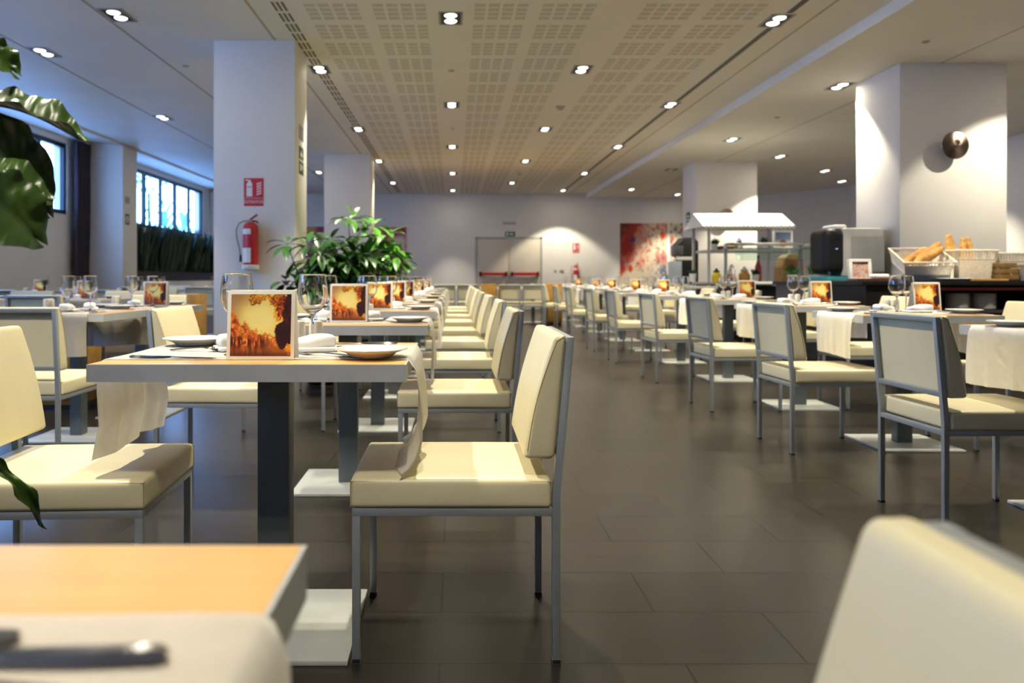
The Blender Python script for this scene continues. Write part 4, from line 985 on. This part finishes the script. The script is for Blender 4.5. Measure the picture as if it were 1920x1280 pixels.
# ------------------------------------------------------------------ potted umbrella plants
def umbrella_plant(label, x, y, stems, leafmat, seed, L=0.16, ctr=60):
    rnd = random.Random(seed); root = bpy.data.objects.new('umbrella_plant', None); C.objects.link(root); root.location = (x, y, 0); tag(root, label, 'potted plant')
    link('pot', MB().lathe([(0, 0), (0.13, 0), (0.15, 0.02), (0.18, 0.30), (0.185, 0.34), (0.17, 0.34), (0.165, 0.31), (0, 0.31)], 28).mesh('pot', M['pot']), root)
    st = MB(); lf = MB()
    def whorl(p, d, LL, nl):
        d = Vector(d).normalized(); a0 = rnd.uniform(0, 6.28); s1 = d.orthogonal().normalized(); s2 = d.cross(s1)
        for k in range(nl):
            a = a0+2*math.pi*k/nl+rnd.uniform(-.15, .15); o = (s1*math.cos(a)+s2*math.sin(a)); dd = (o+d*rnd.uniform(0.0, 0.3)).normalized()
            pe = p+dd*LL*0.22; st.tube([p, pe], 0.0018, 4, False)
            leaf(lf, pe, dd, LL*rnd.uniform(0.85, 1.1), LL*rnd.uniform(0.34, 0.42), rnd.uniform(0.25, 0.6), n=6)
    for (tx, ty, tz, dens) in stems:
        top = Vector((tx, ty, tz)); pts = [Vector((tx*0.1, ty*0.1, 0.3)), Vector((tx*0.3, ty*0.3, 0.3+(tz-0.3)*0.4)), Vector((tx*0.8, ty*0.8, 0.3+(tz-0.3)*0.8)), top]
        st.tube(pts, [0.011, 0.009, 0.007, 0.004], 7)
        whorl(top+Vector((0, 0, 0.02)), (rnd.uniform(-.3, .3), rnd.uniform(-.6, 0), 1), L, 8)
        for k in range(dens):
            t = rnd.uniform(0.48, 0.98); p = pts[0].lerp(pts[1], t*2) if t < 0.5 else pts[1].lerp(top, (t-0.5)*2)
            a = rnd.uniform(0, 6.28); o = Vector((math.cos(a), math.sin(a), rnd.uniform(0.1, 0.7))).normalized(); q = p+o*rnd.uniform(0.14, 0.30)
            st.tube([p, p.lerp(q, 0.5)+Vector((0, 0, 0.015)), q], 0.0028, 5, False); whorl(q, o+Vector((0, 0, 0.4)), L*rnd.uniform(0.75, 1.05), rnd.choice((6, 7, 8)))
    link('stem', st.mesh('stem', M['stem']), root); link('foliage', lf.mesh('foliage', leafmat, 80), root)
umbrella_plant('dark green umbrella plant in a pot beside the extinguisher column', -1.18, 7.22, [(-0.30, -0.1, 1.24, 5), (0.02, 0, 1.28, 9), (0.30, 0.05, 1.28, 9), (0.12, -0.1, 1.08, 9), (0.42, 0.0, 1.12, 7), (-0.12, 0.1, 1.05, 9), (0.25, 0.1, 0.98, 9), (-0.05, -0.05, 0.92, 7)], M['leaf'], 4, 0.20)
umbrella_plant('taller bright green umbrella plant behind the dark one, left row', -1.02, 8.60, [(-0.12, 0.0, 1.56, 3), (0.14, 0.05, 1.50, 6), (0.30, 0.0, 1.40, 10), (0.38, -0.1, 1.22, 10), (0.12, 0.05, 1.20, 10), (0.25, 0.1, 1.02, 9), (-0.05, 0.0, 1.05, 8), (0.42, 0.1, 1.05, 8)], M['leaf2'], 11, 0.21)

# ------------------------------------------------------------------ big leaved plant beside the camera, left
def big_plant():
    root = bpy.data.objects.new('broad_leaf_plant', None); C.objects.link(root); root.location = (-1.32, 1.30, 0); tag(root, 'large glossy broad-leaved plant reaching in from the left edge', 'potted plant')
    link('pot', MB().lathe([(0, 0), (0.14, 0), (0.16, 0.02), (0.19, 0.34), (0.195, 0.38), (0.18, 0.38), (0.175, 0.35), (0, 0.35)], 28).mesh('pot', M['pot']), root)
    st = MB(); lf = MB(); s = 1493/1.3
    def wp(px, py, Y): return Vector(((px-851)*Y/1493+1.32, Y-1.30, CH-(py-520)*Y/1493))
    st.tube([(0, 0, 0.35), (0.03, 0, 0.8), (0.02, 0.02, 1.2), (0.0, 0.0, 1.62)], [0.016, 0.014, 0.012, 0.006], 8)
    def big(a, b, w, Y0, Y1, sag, up, fold=0.2, wave=0.006, n=22):
        """a broad wavy leaf from a to b (photo-measured ends turned into metres at depths Y0, Y1)"""
        A = wp(*a, Y0); B = wp(*b, Y1); d = B-A; L = d.length; d.normalize(); up = Vector(up).normalized(); side = d.cross(up).normalized(); up = side.cross(d)
        rows = []; N = 8
        for i in range(n+1):
            t = i/n; c = A+d*L*t+up*sag*math.sin(math.pi*t)*L
            ww = w*0.5*min(1, (math.sin(math.pi*t**0.8))**0.75*1.02) if 0 < t < 1 else 0.001
            row = []
            for j in range(-N, N+1):
                q = j/N; ripple = wave*math.sin(t*15+q*2)*abs(q)**1.5+0.0025*math.sin(t*34+abs(q)*5)*abs(q)
                row.append(lf.bm.verts.new(c+side*ww*q*(1+0.05*math.sin(t*22+(1 if q > 0 else 2.4))*abs(q))+up*(fold*ww*abs(q)+ripple)+d*(0.02*abs(q))))
            rows.append(row)
        for P, Q in zip(rows, rows[1:]):
            for j in range(2*N): lf.bm.faces.new((P[j], P[j+1], Q[j+1], Q[j]))
        rib = [A+d*L*t/n+up*(sag*math.sin(math.pi*t/n)*L-0.0008) for t in range(n+1)]
        st.tube(rib, [0.0022*(1-t/(n+1))+0.0004 for t in range(n+1)], 5)
        st.tube([(0.0, 0.0, min(1.55, A.z)), (0.5*A.x, 0.5*A.y, A.z+0.03), A], 0.003, 5, False)
    big((-90, 190), (148, 262), 0.085, 1.25, 1.30, 0.10, (0.2, -0.45, 1), 0.5)
    big((-70, 185), (84, 392), 0.105, 1.22, 1.34, 0.06, (0.6, -1, 0.35), 0.15)
    big((-110, 330), (78, 372), 0.10, 1.18, 1.24, 0.12, (0.3, -1, 0.9), 0.2)
    big((-90, 320), (66, 446), 0.11, 1.12, 1.20, 0.10, (0.5, -1, 0.6), 0.2)
    big((-60, 60), (20, 130), 0.05, 1.25, 1.28, 0.1, (0.4, -1, 0.6), 0.3)
    big((-90, 825), (74, 985), 0.030, 1.50, 1.58, 0.16, (0.7, -0.6, 0.8), 0.5, 0.01)
    link('stem', st.mesh('stem', M['stem']), root)
    link('foliage', lf.mesh('foliage', M['bigleaf'], 80), root)
def mat_bigleaf():
    m = mat('glossy broad leaf', (0.03, 0.10, 0.012), 0.34); nt = m.node_tree; b = nt.nodes['Principled BSDF']; tc = nt.nodes.new('ShaderNodeTexCoord')
    n = nt.nodes.new('ShaderNodeTexNoise'); n.inputs['Scale'].default_value = 9; n.inputs['Detail'].default_value = 6
    w = nt.nodes.new('ShaderNodeTexWave'); w.inputs['Scale'].default_value = 16; w.inputs['Distortion'].default_value = 3
    r = nt.nodes.new('ShaderNodeValToRGB'); r.color_ramp.elements[0].position = 0.35; r.color_ramp.elements[1].position = 0.7
    r.color_ramp.elements[0].color = (0.008, 0.030, 0.006, 1); r.color_ramp.elements[1].color = (0.075, 0.15, 0.02, 1)
    bp = nt.nodes.new('ShaderNodeBump'); bp.inputs['Strength'].default_value = 0.5; bp.inputs['Distance'].default_value = 0.004
    L = nt.links.new; L(tc.outputs['Object'], n.inputs['Vector']); L(tc.outputs['Object'], w.inputs['Vector']); L(n.outputs['Fac'], r.inputs['Fac']); L(r.outputs[0], b.inputs['Base Color']); L(w.outputs['Fac'], bp.inputs['Height']); L(bp.outputs['Normal'], b.inputs['Normal'])
    return m
M['bigleaf'] = mat_bigleaf()
big_plant()

# ------------------------------------------------------------------ buffet
def root(name, label, cat, loc, rz=0, group=None):
    o = bpy.data.objects.new(name, None); C.objects.link(o); o.location = loc; o.rotation_euler = (0, 0, rz); return tag(o, label, cat, group)
def part(name, mb, m, r, label=None, angle=35):
    o = link(name, mb.mesh(name, m, angle), r)
    if label: o['label'] = label
    return o
# bread counter in front of the near right column
CY0, CY1, CZ = 7.15, 7.95, 0.93
r = root('bread_counter', 'long black bread counter with open plate shelf before the near right column', 'counter', (5.5, 0, 0))
part('worktop', MB().b2(-1.85, 1.95, CY0-0.03, CY1, CZ-0.04, CZ, 0.003), M['black'], r)
part('body', MB().b2(-1.8, 1.9, CY0+0.45, CY1-0.03, 0.08, CZ-0.04).b2(-1.8, -1.2, CY0, CY0+0.45, 0.08, CZ-0.04).b2(-1.2, -1.17, CY0, CY0+0.45, 0.08, CZ-0.04).b2(0.1, 0.13, CY0, CY0+0.45, 0.08, CZ-0.04).b2(-1.2, 1.9, CY0, CY0+0.45, 0.08, 0.60), M['black'], r)
part('shelf', MB().b2(-1.17, 1.9, CY0+0.02, CY0+0.45, 0.64, 0.665), M['dark'], r)
part('trim', MB().b2(-1.17, 1.9, CY0-0.008, CY0+0.004, 0.845, 0.868, 0.002), M['darkred'], r, 'thin dark red edge strip')
part('plinth', MB().b2(-1.75, 1.85, CY0+0.05, CY1-0.05, 0, 0.08), M['dark'], r)
def platestack(x, y, z, n, lab):
    for k in range(n):
        PST.put((x+random.uniform(-.003, .003), y+random.uniform(-.003, .003), z+0.0095*k), 0, lab, 'stacked plates under the bread counter')
PST = Kind('dinner_plate', 'plate', mesh=MB().lathe([(0, 0.003), (0.07, 0.003), (0.106, 0.016), (0.108, 0.015), (0.075, 0.0), (0, 0.0)], 32).mesh('dinner_plate', M['china'], 50))
platestack(4.62, CY0+0.16, 0.665, 15, 'white plate in the left stack under the bread counter')
platestack(4.86, CY0+0.16, 0.665, 15, 'white plate in the right stack under the bread counter')
# baskets
def basket_mesh(w, d, h, tp=0.82):
    m = MB(); t = 0.006
    def ring(z, k, r): m.tube([(-w/2*k, -d/2*k, z), (w/2*k, -d/2*k, z), (w/2*k, d/2*k, z), (-w/2*k, d/2*k, z)], r, 6, closed=True)
    ring(h, 1, 0.010); ring(h*0.72, 0.95, 0.005); ring(0.01, tp, 0.006)
    for s in (-1, 1):
        for (ax, L, D) in ((0, w, d), (1, d, w)):
            k0, k1 = tp, 0.95
            q = [(-L/2*k0, s*D/2*k0, 0.0), (L/2*k0, s*D/2*k0, 0.0), (L/2*k1, s*D/2*k1, h*0.72), (-L/2*k1, s*D/2*k1, h*0.72)]
            q2 = [(a, b-s*t, c) for a, b, c in q]
            if ax: q = [(b, a, c) for a, b, c in q]; q2 = [(b, a, c) for a, b, c in q2]
            A = [m.bm.verts.new(p) for p in q]; B = [m.bm.verts.new(p) for p in q2]
            m.bm.faces.new(A); m.bm.faces.new(list(reversed(B)))
            for i in range(4): m.bm.faces.new((A[i], B[i], B[(i+1) % 4], A[(i+1) % 4]))
            n = int(L/0.028)
            for i in range(n+1):
                u = -L/2+L*i/n; a = (u*0.95, s*D/2*0.95, h*0.72); b = (u, s*D/2, h)
                if ax: a = (a[1], a[0], a[2]); b = (b[1], b[0], b[2])
                m.bar(a, b, 0.011, 0.005)
    m.b2(-w/2*tp, w/2*tp, -d/2*tp, d/2*tp, 0, 0.006)
    return m.mesh('bread_basket', M['wicker'])
BK = basket_mesh(0.38, 0.50, 0.28)
def basket(label, loc, rot, me=BK): 
    o = link('bread_basket', me, None, loc, rot); return tag(o, label, 'basket', 'bread baskets')
basket('tall cream basket holding upright baguettes on the bread counter', (4.83, 7.60, CZ), (0, 0, R(3)))
basket('empty cream basket tilted on its stand, left end of the bread counter', (4.40, 7.52, CZ+0.115), (R(0), R(-20), R(80)), basket_mesh(0.42, 0.44, 0.13, 0.85))
basket('cream basket at the right behind the dark crate', (5.47, 7.72, CZ), (0, 0, R(90)), basket_mesh(0.34, 0.62, 0.26))
basket('low cream basket at the right end of the bread counter', (5.40, 7.36, CZ), (0, 0, R(90)), basket_mesh(0.20, 0.40, 0.15))
r = root('basket_stand', 'grey plastic riser under the tilted basket', 'stand', (4.42, 7.50, CZ)); part('block', MB().prism([(-0.17, 0), (0.21, 0), (0.21, 0.09), (-0.15, 0.055)], -0.12, 0.16, 'Y', 0, 0.004), M['bluegrey'], r); part('back_support', MB().b2(0.17, 0.2, -0.14, 0.16, 0, 0.20, 0.003), M['wicker'], r)
def baguette(L, rr, seed):
    rnd = random.Random(seed); m = MB(); pts = []; rad = []
    for i in range(25):
        t = i/24; pts.append((0.006*math.sin(t*4), 0, L*t)); e = min(1, math.sin(math.pi*min(1, max(0.0, 0.04+t*0.92)))**0.45); rad.append(rr*e*(1+0.10*math.sin(t*40)))
    m.tube(pts, rad, 14); 
    return m.mesh('baguette', M['bread'], 80)
for k, (x, y, ax, ay, L) in enumerate(((4.71, 7.55, 4, -6, 0.54), (4.78, 7.60, -2, -5, 0.55), (4.83, 7.56, 2, -1, 0.51), (4.90, 7.58, 2, -1, 0.52))):
    o = link('baguette', baguette(L-0.12, 0.034, k), None, (x, y, CZ+0.015), (R(ax), R(ay), 0))
    tag(o, ('leftmost', 'second from left', 'second from right', 'rightmost')[k]+' golden baguette standing in the tall basket', 'baguette', 'upright baguettes')
def loaf(L, rr): 
    m = MB(); m.tube([(L*(i/20-0.5), 0.01*math.sin(i*0.4), 0) for i in range(21)], [rr*math.sin(math.pi*(0.04+0.92*i/20))**0.5*(1+0.06*math.sin(i*2.2)) for i in range(21)], 14); return m.mesh('bread_loaf', M['bread2'], 80)
for k, (x, y, z, a) in enumerate(((4.42, 7.42, CZ+0.225, -30), (4.48, 7.52, CZ+0.265, -34), (4.42, 7.63, CZ+0.235, -28))):
    tag(link('bread_loaf', loaf(0.33, 0.042), None, (x, y, z), (0, R(a), R(10*k))), ('front', 'upper', 'rear')[k]+' dark crusted loaf lying in the tilted basket', 'bread', 'dark loaves')
r = root('wooden_crate', 'dark wooden crate between the baskets on the bread counter', 'crate', (5.13, 7.45, CZ)); m = MB()
for z in (0.01, 0.065, 0.12):
    m.b2(-0.14, 0.14, -0.1, -0.09, z, z+0.045, 0.001).b2(-0.14, 0.14, 0.09, 0.1, z, z+0.045, 0.001).b2(-0.14, -0.13, -0.09, 0.09, z, z+0.045, 0.001).b2(0.13, 0.14, -0.09, 0.09, z, z+0.045, 0.001)
part('slats', m, M['crate'], r); part('corner_posts', MB().b2(-0.13, -0.115, -0.09, -0.075, 0, 0.165).b2(0.115, 0.13, -0.09, -0.075, 0, 0.165).b2(-0.13, -0.115, 0.075, 0.09, 0, 0.165).b2(0.115, 0.13, 0.075, 0.09, 0, 0.165).b2(-0.13, 0.13, -0.09, 0.09, 0, 0.01), M['crate'], r)
o = link('serving_plate', MB().lathe([(0, 0.006), (0.09, 0.006), (0.142, 0.024), (0.145, 0.022), (0.10, 0.0), (0, 0.0)], 40).mesh('serving_plate', M['china'], 50), None, (4.56, 7.26, CZ)); tag(o, 'round white serving plate in front of the baguette basket', 'plate')
o = link('cutting_board', MB().b2(-0.17, 0.17, -0.08, 0.08, 0, 0.018, 0.004).mesh('cutting_board', M['pine']), None, (4.80, 7.21, CZ)); tag(o, 'small wooden cutting board on the bread counter', 'cutting board')
o = link('cutting_board', MB().b2(-0.20, 0.20, -0.10, 0.10, 0, 0.022, 0.004).mesh('cutting_board', M['brown']), None, (3.86, 7.32, CZ)); tag(o, 'brown serving board at the left end of the counter', 'cutting board')
o = link('table_napkin', MB().rbox((0, 0, 0.02), (0.07, 0.05, 0.018), 0.014).mesh('table_napkin', M['napkin'], 70), None, (3.90, 7.30, CZ+0.022)); tag(o, 'crumpled white cloth on the brown serving board', 'cloth')
# second counter with the drinks dispenser
r = root('drinks_counter', 'dark counter carrying the grey drinks dispenser', 'counter', (4.25, 9.1, 0))
part('worktop', MB().b2(-0.45, 0.6, -0.42, 0.40, CZ-0.05, CZ-0.01, 0.003), M['black'], r); part('body', MB().b2(-0.42, 0.57, -0.38, 0.37, 0.06, CZ-0.05), M['dark'], r); part('plinth', MB().b2(-0.4, 0.55, -0.34, 0.35, 0, 0.06), M['black'], r)
r = root('drinks_dispenser', 'large grey and black drinks dispenser left of the near right column', 'dispenser', (4.42, 9.1, CZ-0.01))
part('housing', MB().b2(-0.10, 0.36, -0.26, 0.26, 0.05, 0.59, 0.03), M['lgrey'], r); part('side_panel', MB().b2(0.0, 0.355, -0.272, -0.255, 0.10, 0.50, 0.008), M['grey'], r)
part('front_dome', MB().rbox((-0.17, -0.04, 0.33), (0.13, 0.22, 0.26), 0.09), M['black'], r); part('lid', MB().rbox((-0.10, -0.05, 0.60), (0.07, 0.16, 0.03), 0.025), M['white'], r)
part('drip_tray', MB().b2(-0.28, 0.36, -0.26, 0.26, 0, 0.05, 0.006), M['teal'], r); part('spout', MB().tube([(-0.24, -0.2, 0.12), (-0.24, -0.24, 0.09), (-0.24, -0.24, 0.055)], 0.012), M['chrome'], r); part('indicator', MB().lathe([(0, -0.004), (0.012, -0.003), (0.014, 0)], 12, (0, 0, 0)), emis('blue indicator light', (0.3, 0.6, 1.0), 3), r).location = (-0.17, -0.262, 0.36)
painting('small white framed picture leaning on the drinks counter', 4.27, 8.35, CZ-0.01+0.005, 0.23, 0.23, 61, 'pink', framed=M['white'], n=16, cat='picture frame', rot=(R(-8), 0, 0))
r = root('side_stand', 'narrow dark stand under the small framed picture', 'stand', (4.27, 8.40, 0)); part('top', MB().b2(-0.2, 0.2, -0.15, 0.15, CZ-0.05, CZ-0.01, 0.003), M['black'], r); part('body', MB().b2(-0.17, 0.17, -0.12, 0.12, 0, CZ-0.05), M['dark'], r)
# salad buffet with glass sneeze guard
r = root('salad_buffet', 'steel salad buffet with a greenish glass sneeze guard', 'buffet', (4.75, 11.4, 0))
part('body', MB().b2(-0.85, 0.75, -0.35, 0.35, 0.1, 0.84, 0.004), M['black'], r); part('rail', MB().b2(-0.88, 0.78, -0.42, 0.38, 0.84, 0.875, 0.004), M['chrome'], r)
part('well', MB().b2(-0.8, 0.7, -0.33, 0.33, 0.872, 0.90, 0.003), M['white'], r); part('plinth', MB().b2(-0.8, 0.7, -0.3, 0.3, 0, 0.1), M['dark'], r)
for x in (-0.82, 0.26, 0.72): part('post', MB().b2(x-0.02, x+0.02, 0.10, 0.14, 0.875, 1.45, 0.003), M['frame'], r)
part('glass_shelf', MB().b2(-0.86, 0.76, -0.32, 0.22, 1.36, 1.372, 0.002), M['gglass'], r); part('glass_front', MB().prism([(-0.32, 1.355), (-0.312, 1.355), (-0.402, 1.20), (-0.41, 1.20)], -0.84, 0.74, 'X'), M['gglass'], r)
part('lamp_bar', MB().b2(-0.82, 0.72, 0.03, 0.11, 1.42, 1.46, 0.008), M['chrome'], r)
# market stall
r = root('market_stall', 'white roofed buffet stall with shelves before the far right column', 'stall', (4.88, 13.6, 0))
m = MB(); hw, hd = 0.66, 0.42
pr = [(-hd-0.14, 1.80), (0, 2.05), (hd+0.14, 1.80), (hd+0.14, 1.785), (0, 2.03), (-hd-0.14, 1.785)]
m.prism(pr, -hw-0.12, hw+0.06, 'X')
m.prism([(-hd-0.14, 1.80), (0, 2.05), (hd+0.14, 1.80)], -hw-0.13, -hw-0.12, 'X')
n = 22
for i in range(n):
    x = -hw-0.12+(2*hw+0.18)*(i+0.5)/n; m.lathe([(0.0, -0.003), (0.028, -0.003), (0.028, 0.003), (0, 0.003)], 12, (0, 0, 0)); 
    vs = m.bm.verts[:] if False else list(m.bm.verts)[-26:]
    bmesh.ops.transform(m.bm, matrix=Matrix.Translation((x, -hd-0.14, 1.79)) @ Matrix.Rotation(R(90), 4, 'X'), verts=vs)
part('canopy', m, M['white'], r)
for sx in (-1, 1):
    for sy in (-1, 1): part('post', MB().b2(sx*hw-0.02, sx*hw+0.02, sy*hd-0.02, sy*hd+0.02, 0, 1.86 if sy else 1.8, 0.002), M['lgrey'], r)
part('shelf', MB().b2(-hw, hw, -0.30, 0.30, 1.38, 1.42, 0.003), M['lgrey'], r, 'upper shelf'); part('counter', MB().b2(-hw-0.02, hw+0.1, -hd-0.05, hd+0.05, 0.84, 0.88, 0.003), M['grey'], r, 'lower counter top'); part('cabinet', MB().b2(-hw+0.03, hw-0.03, -hd+0.03, hd-0.03, 0.02, 0.84), M['black'], r)
SZ = 13.6
def pot(x, y, z, lab, rr=0.06, h=0.1, pm='white', lm='leaf', n=46, L=0.13, seed=0):
    t = root('potted_herb', lab, 'potted plant', (x, y, z), 0, 'small potted herbs on the buffet'); part('pot', MB().lathe([(0, 0), (rr*0.75, 0), (rr, h), (rr*0.9, h), (rr*0.85, h*0.85), (0, h*0.85)], 18), M[pm], t)
    rnd = random.Random(seed); mb = MB()
    for k in range(n): leaf(mb, (rnd.uniform(-rr, rr)*0.6, rnd.uniform(-rr, rr)*0.6, h*0.8), (rnd.gauss(0, .45), rnd.gauss(0, .45), 1), L*rnd.uniform(0.6, 1.1), L*0.22, rnd.uniform(0.1, 0.3), n=4)
    part('foliage', mb, M[lm], t, angle=80)
pot(4.38, SZ-0.2, 1.42, 'small dark potted herb at the left of the stall shelf', seed=1)
pot(5.22, SZ-0.2, 1.42, 'small bushy potted herb at the right of the stall shelf', seed=2, L=0.15)
pot(5.02, SZ-0.35, 0.88, 'potted herb in a white pot on the stall counter', seed=3, h=0.13)
pot(4.02, SZ-0.2, 0.885, 'pale potted herb left of the stall posts', seed=4, L=0.1, h=0.14)
pot(4.78, 11.25, 0.90, 'bright potted herb left of the sneeze guard post', seed=5, lm='leaf2', L=0.17, rr=0.07, n=70)
pot(5.08, 11.25, 0.90, 'bright potted herb right of the sneeze guard post', seed=6, lm='leaf2', L=0.18, rr=0.07, n=70)
pot(5.26, 11.15, 0.90, 'bright potted herb at the right end of the salad buffet', seed=7, lm='leaf2', L=0.16, rr=0.07, n=70)
def jar(name, lab, cat, x, y, z, rr, h, m, lid=None):
    t = root(name, lab, cat, (x, y, z)); part('body', MB().lathe([(0, 0), (rr*0.85, 0), (rr, h*0.15), (rr, h*0.7), (rr*0.6, h*0.9), (rr*0.62, h), (0, h)], 24), M[m], t)
    part('lid', MB().lathe([(0, h), (rr*0.66, h), (rr*0.66, h+rr*0.3), (rr*0.25, h+rr*0.4), (rr*0.28, h+rr*0.75), (0, h+rr*0.85)], 20), M[lid or m], t)
jar('ceramic_jar', 'bright yellow jar with a black lid on the stall counter', 'jar', 4.36, SZ-0.5+0.12, 0.88, 0.075, 0.17, 'yellow', 'black')
jar('glass_jar', 'red jar beside the yellow one on the stall counter', 'jar', 4.60, SZ-0.3, 0.88, 0.07, 0.13, 'orange', 'white')
jar('glass_jar', 'tall clear jar behind the red one on the stall counter', 'jar', 4.70, SZ-0.12, 0.88, 0.06, 0.26, 'glass', 'chrome')
jar('glass_jar', 'wide orange jar in the middle of the stall counter', 'jar', 4.87, SZ-0.25, 0.88, 0.09, 0.19, 'bread', 'wicker')
jar('glass_jar', 'clear lidded jar on the upper stall shelf', 'jar', 4.80, SZ-0.2, 1.42, 0.06, 0.16, 'glass', 'chrome')
for k, (x, w, m, lb) in enumerate(((4.53, 0.09, 'brown', 'dark oval loaf on the upper stall shelf, left'), (4.68, 0.09, 'bread2', 'reddish loaf on the upper stall shelf, beside the clear jar'))):
    tag(link('bread_loaf', MB().rbox((0, 0, 0.035), (w, 0.06, 0.035), 0.03).mesh('bread_loaf', M[m], 70), None, (x, SZ-0.2, 1.42), (0, 0, 0)), lb, 'bread')
r = root('dark_vase', 'tall dark red bottle behind the herb on the stall counter', 'bottle', (5.16, SZ-0.1, 0.88)); part('body', MB().lathe([(0, 0), (0.05, 0), (0.055, 0.03), (0.055, 0.25), (0.02, 0.36), (0.018, 0.44), (0, 0.44)], 20), M['darkred'], r); part('cap', MB().lathe([(0.02, 0.41), (0.02, 0.455), (0, 0.455)], 12), M['black'], r)
# wooden dispenser behind the salad buffet
r = root('wooden_dispenser', 'arched wood and black cabinet seen through the sneeze guard', 'cabinet', (5.17, 12.3, 0))
part('stand', MB().b2(-0.3, 0.3, -0.2, 0.2, 0, 0.86, 0.003), M['grey'], r); m = MB().prism([(-0.17, 0.86), (0.17, 0.86), (0.165, 1.12), (0.12, 1.26), (0.05, 1.32), (-0.05, 1.32), (-0.12, 1.26), (-0.165, 1.12)], -0.15, 0.15, 'Y', 0, 0.01); part('case', m, M['crate'], r)
part('door', MB().b2(-0.09, 0.15, -0.165, -0.148, 0.9, 1.24, 0.004), M['brown'], r)
painting('framed picture standing on the salad buffet top', 5.33, 12.9, 1.42, 0.31, 0.30, 71, 'sky', framed=M['white'], n=16, cat='picture frame')
r = root('picture_stand', 'slim steel stand carrying the framed picture', 'stand', (5.33, 12.93, 0)); part('pole', MB().tube([(0, 0, 0.02), (0, 0, 1.40)], 0.015), M['frame'], r); part('ledge', MB().b2(-0.16, 0.16, -0.05, 0.05, 1.395, 1.415), M['frame'], r); part('foot', MB().lathe([(0, 0), (0.15, 0), (0.15, 0.015), (0, 0.02)], 24), M['frame'], r)
# coffee machine on its table
r = root('coffee_table', 'pale serving table carrying the black coffee machine', 'table', (4.35, 14.85, 0)); part('top', MB().b2(-0.6, 0.45, -0.35, 0.35, 0.80, 0.84, 0.003), M['white'], r)
for x in (-0.55, 0.4):
    for y in (-0.3, 0.3): part('leg', MB().b2(x-0.02, x+0.02, y-0.02, y+0.02, 0, 0.80), M['frame'], r)
r = root('coffee_machine', 'tall black coffee machine left of the far right column', 'coffee machine', (4.22, 14.85, 0.84))
part('housing', MB().prism([(-0.02, 0.0), (0.28, 0), (0.28, 0.78), (0.20, 0.86), (0.02, 0.86), (-0.12, 0.70), (-0.12, 0.52), (-0.02, 0.50)], -0.2, 0.2, 'Y', 0, 0.012), M['black'], r)
part('brew_head', MB().b2(-0.14, 0.0, -0.215, 0.1, 0.52, 0.70, 0.01), M['dark'], r); part('milk_tank', MB().b2(-0.22, -0.03, -0.22, 0.05, 0.02, 0.42, 0.01), M['bluegrey'], r); part('band', MB().b2(-0.13, 0.2, -0.212, -0.19, 0.44, 0.50, 0.004), M['lgrey'], r)
jar('steel_jug', 'shiny steel jug beside the coffee machine', 'jug', 3.90, 14.75, 0.84, 0.06, 0.22, 'chrome', 'chrome')
r = root('serving_table', 'pale low serving table left of the market stall', 'table', (4.02, 12.7, 0)); part('top', MB().b2(-0.35, 0.30, -0.25, 0.25, 0.78, 0.82, 0.003), M['lgrey'], r); part('pedestal', MB().b2(-0.04, 0.04, -0.04, 0.04, 0.012, 0.78), M['post'], r); part('base', MB().b2(-0.22, 0.22, -0.2, 0.2, 0, 0.012), M['base'], r)
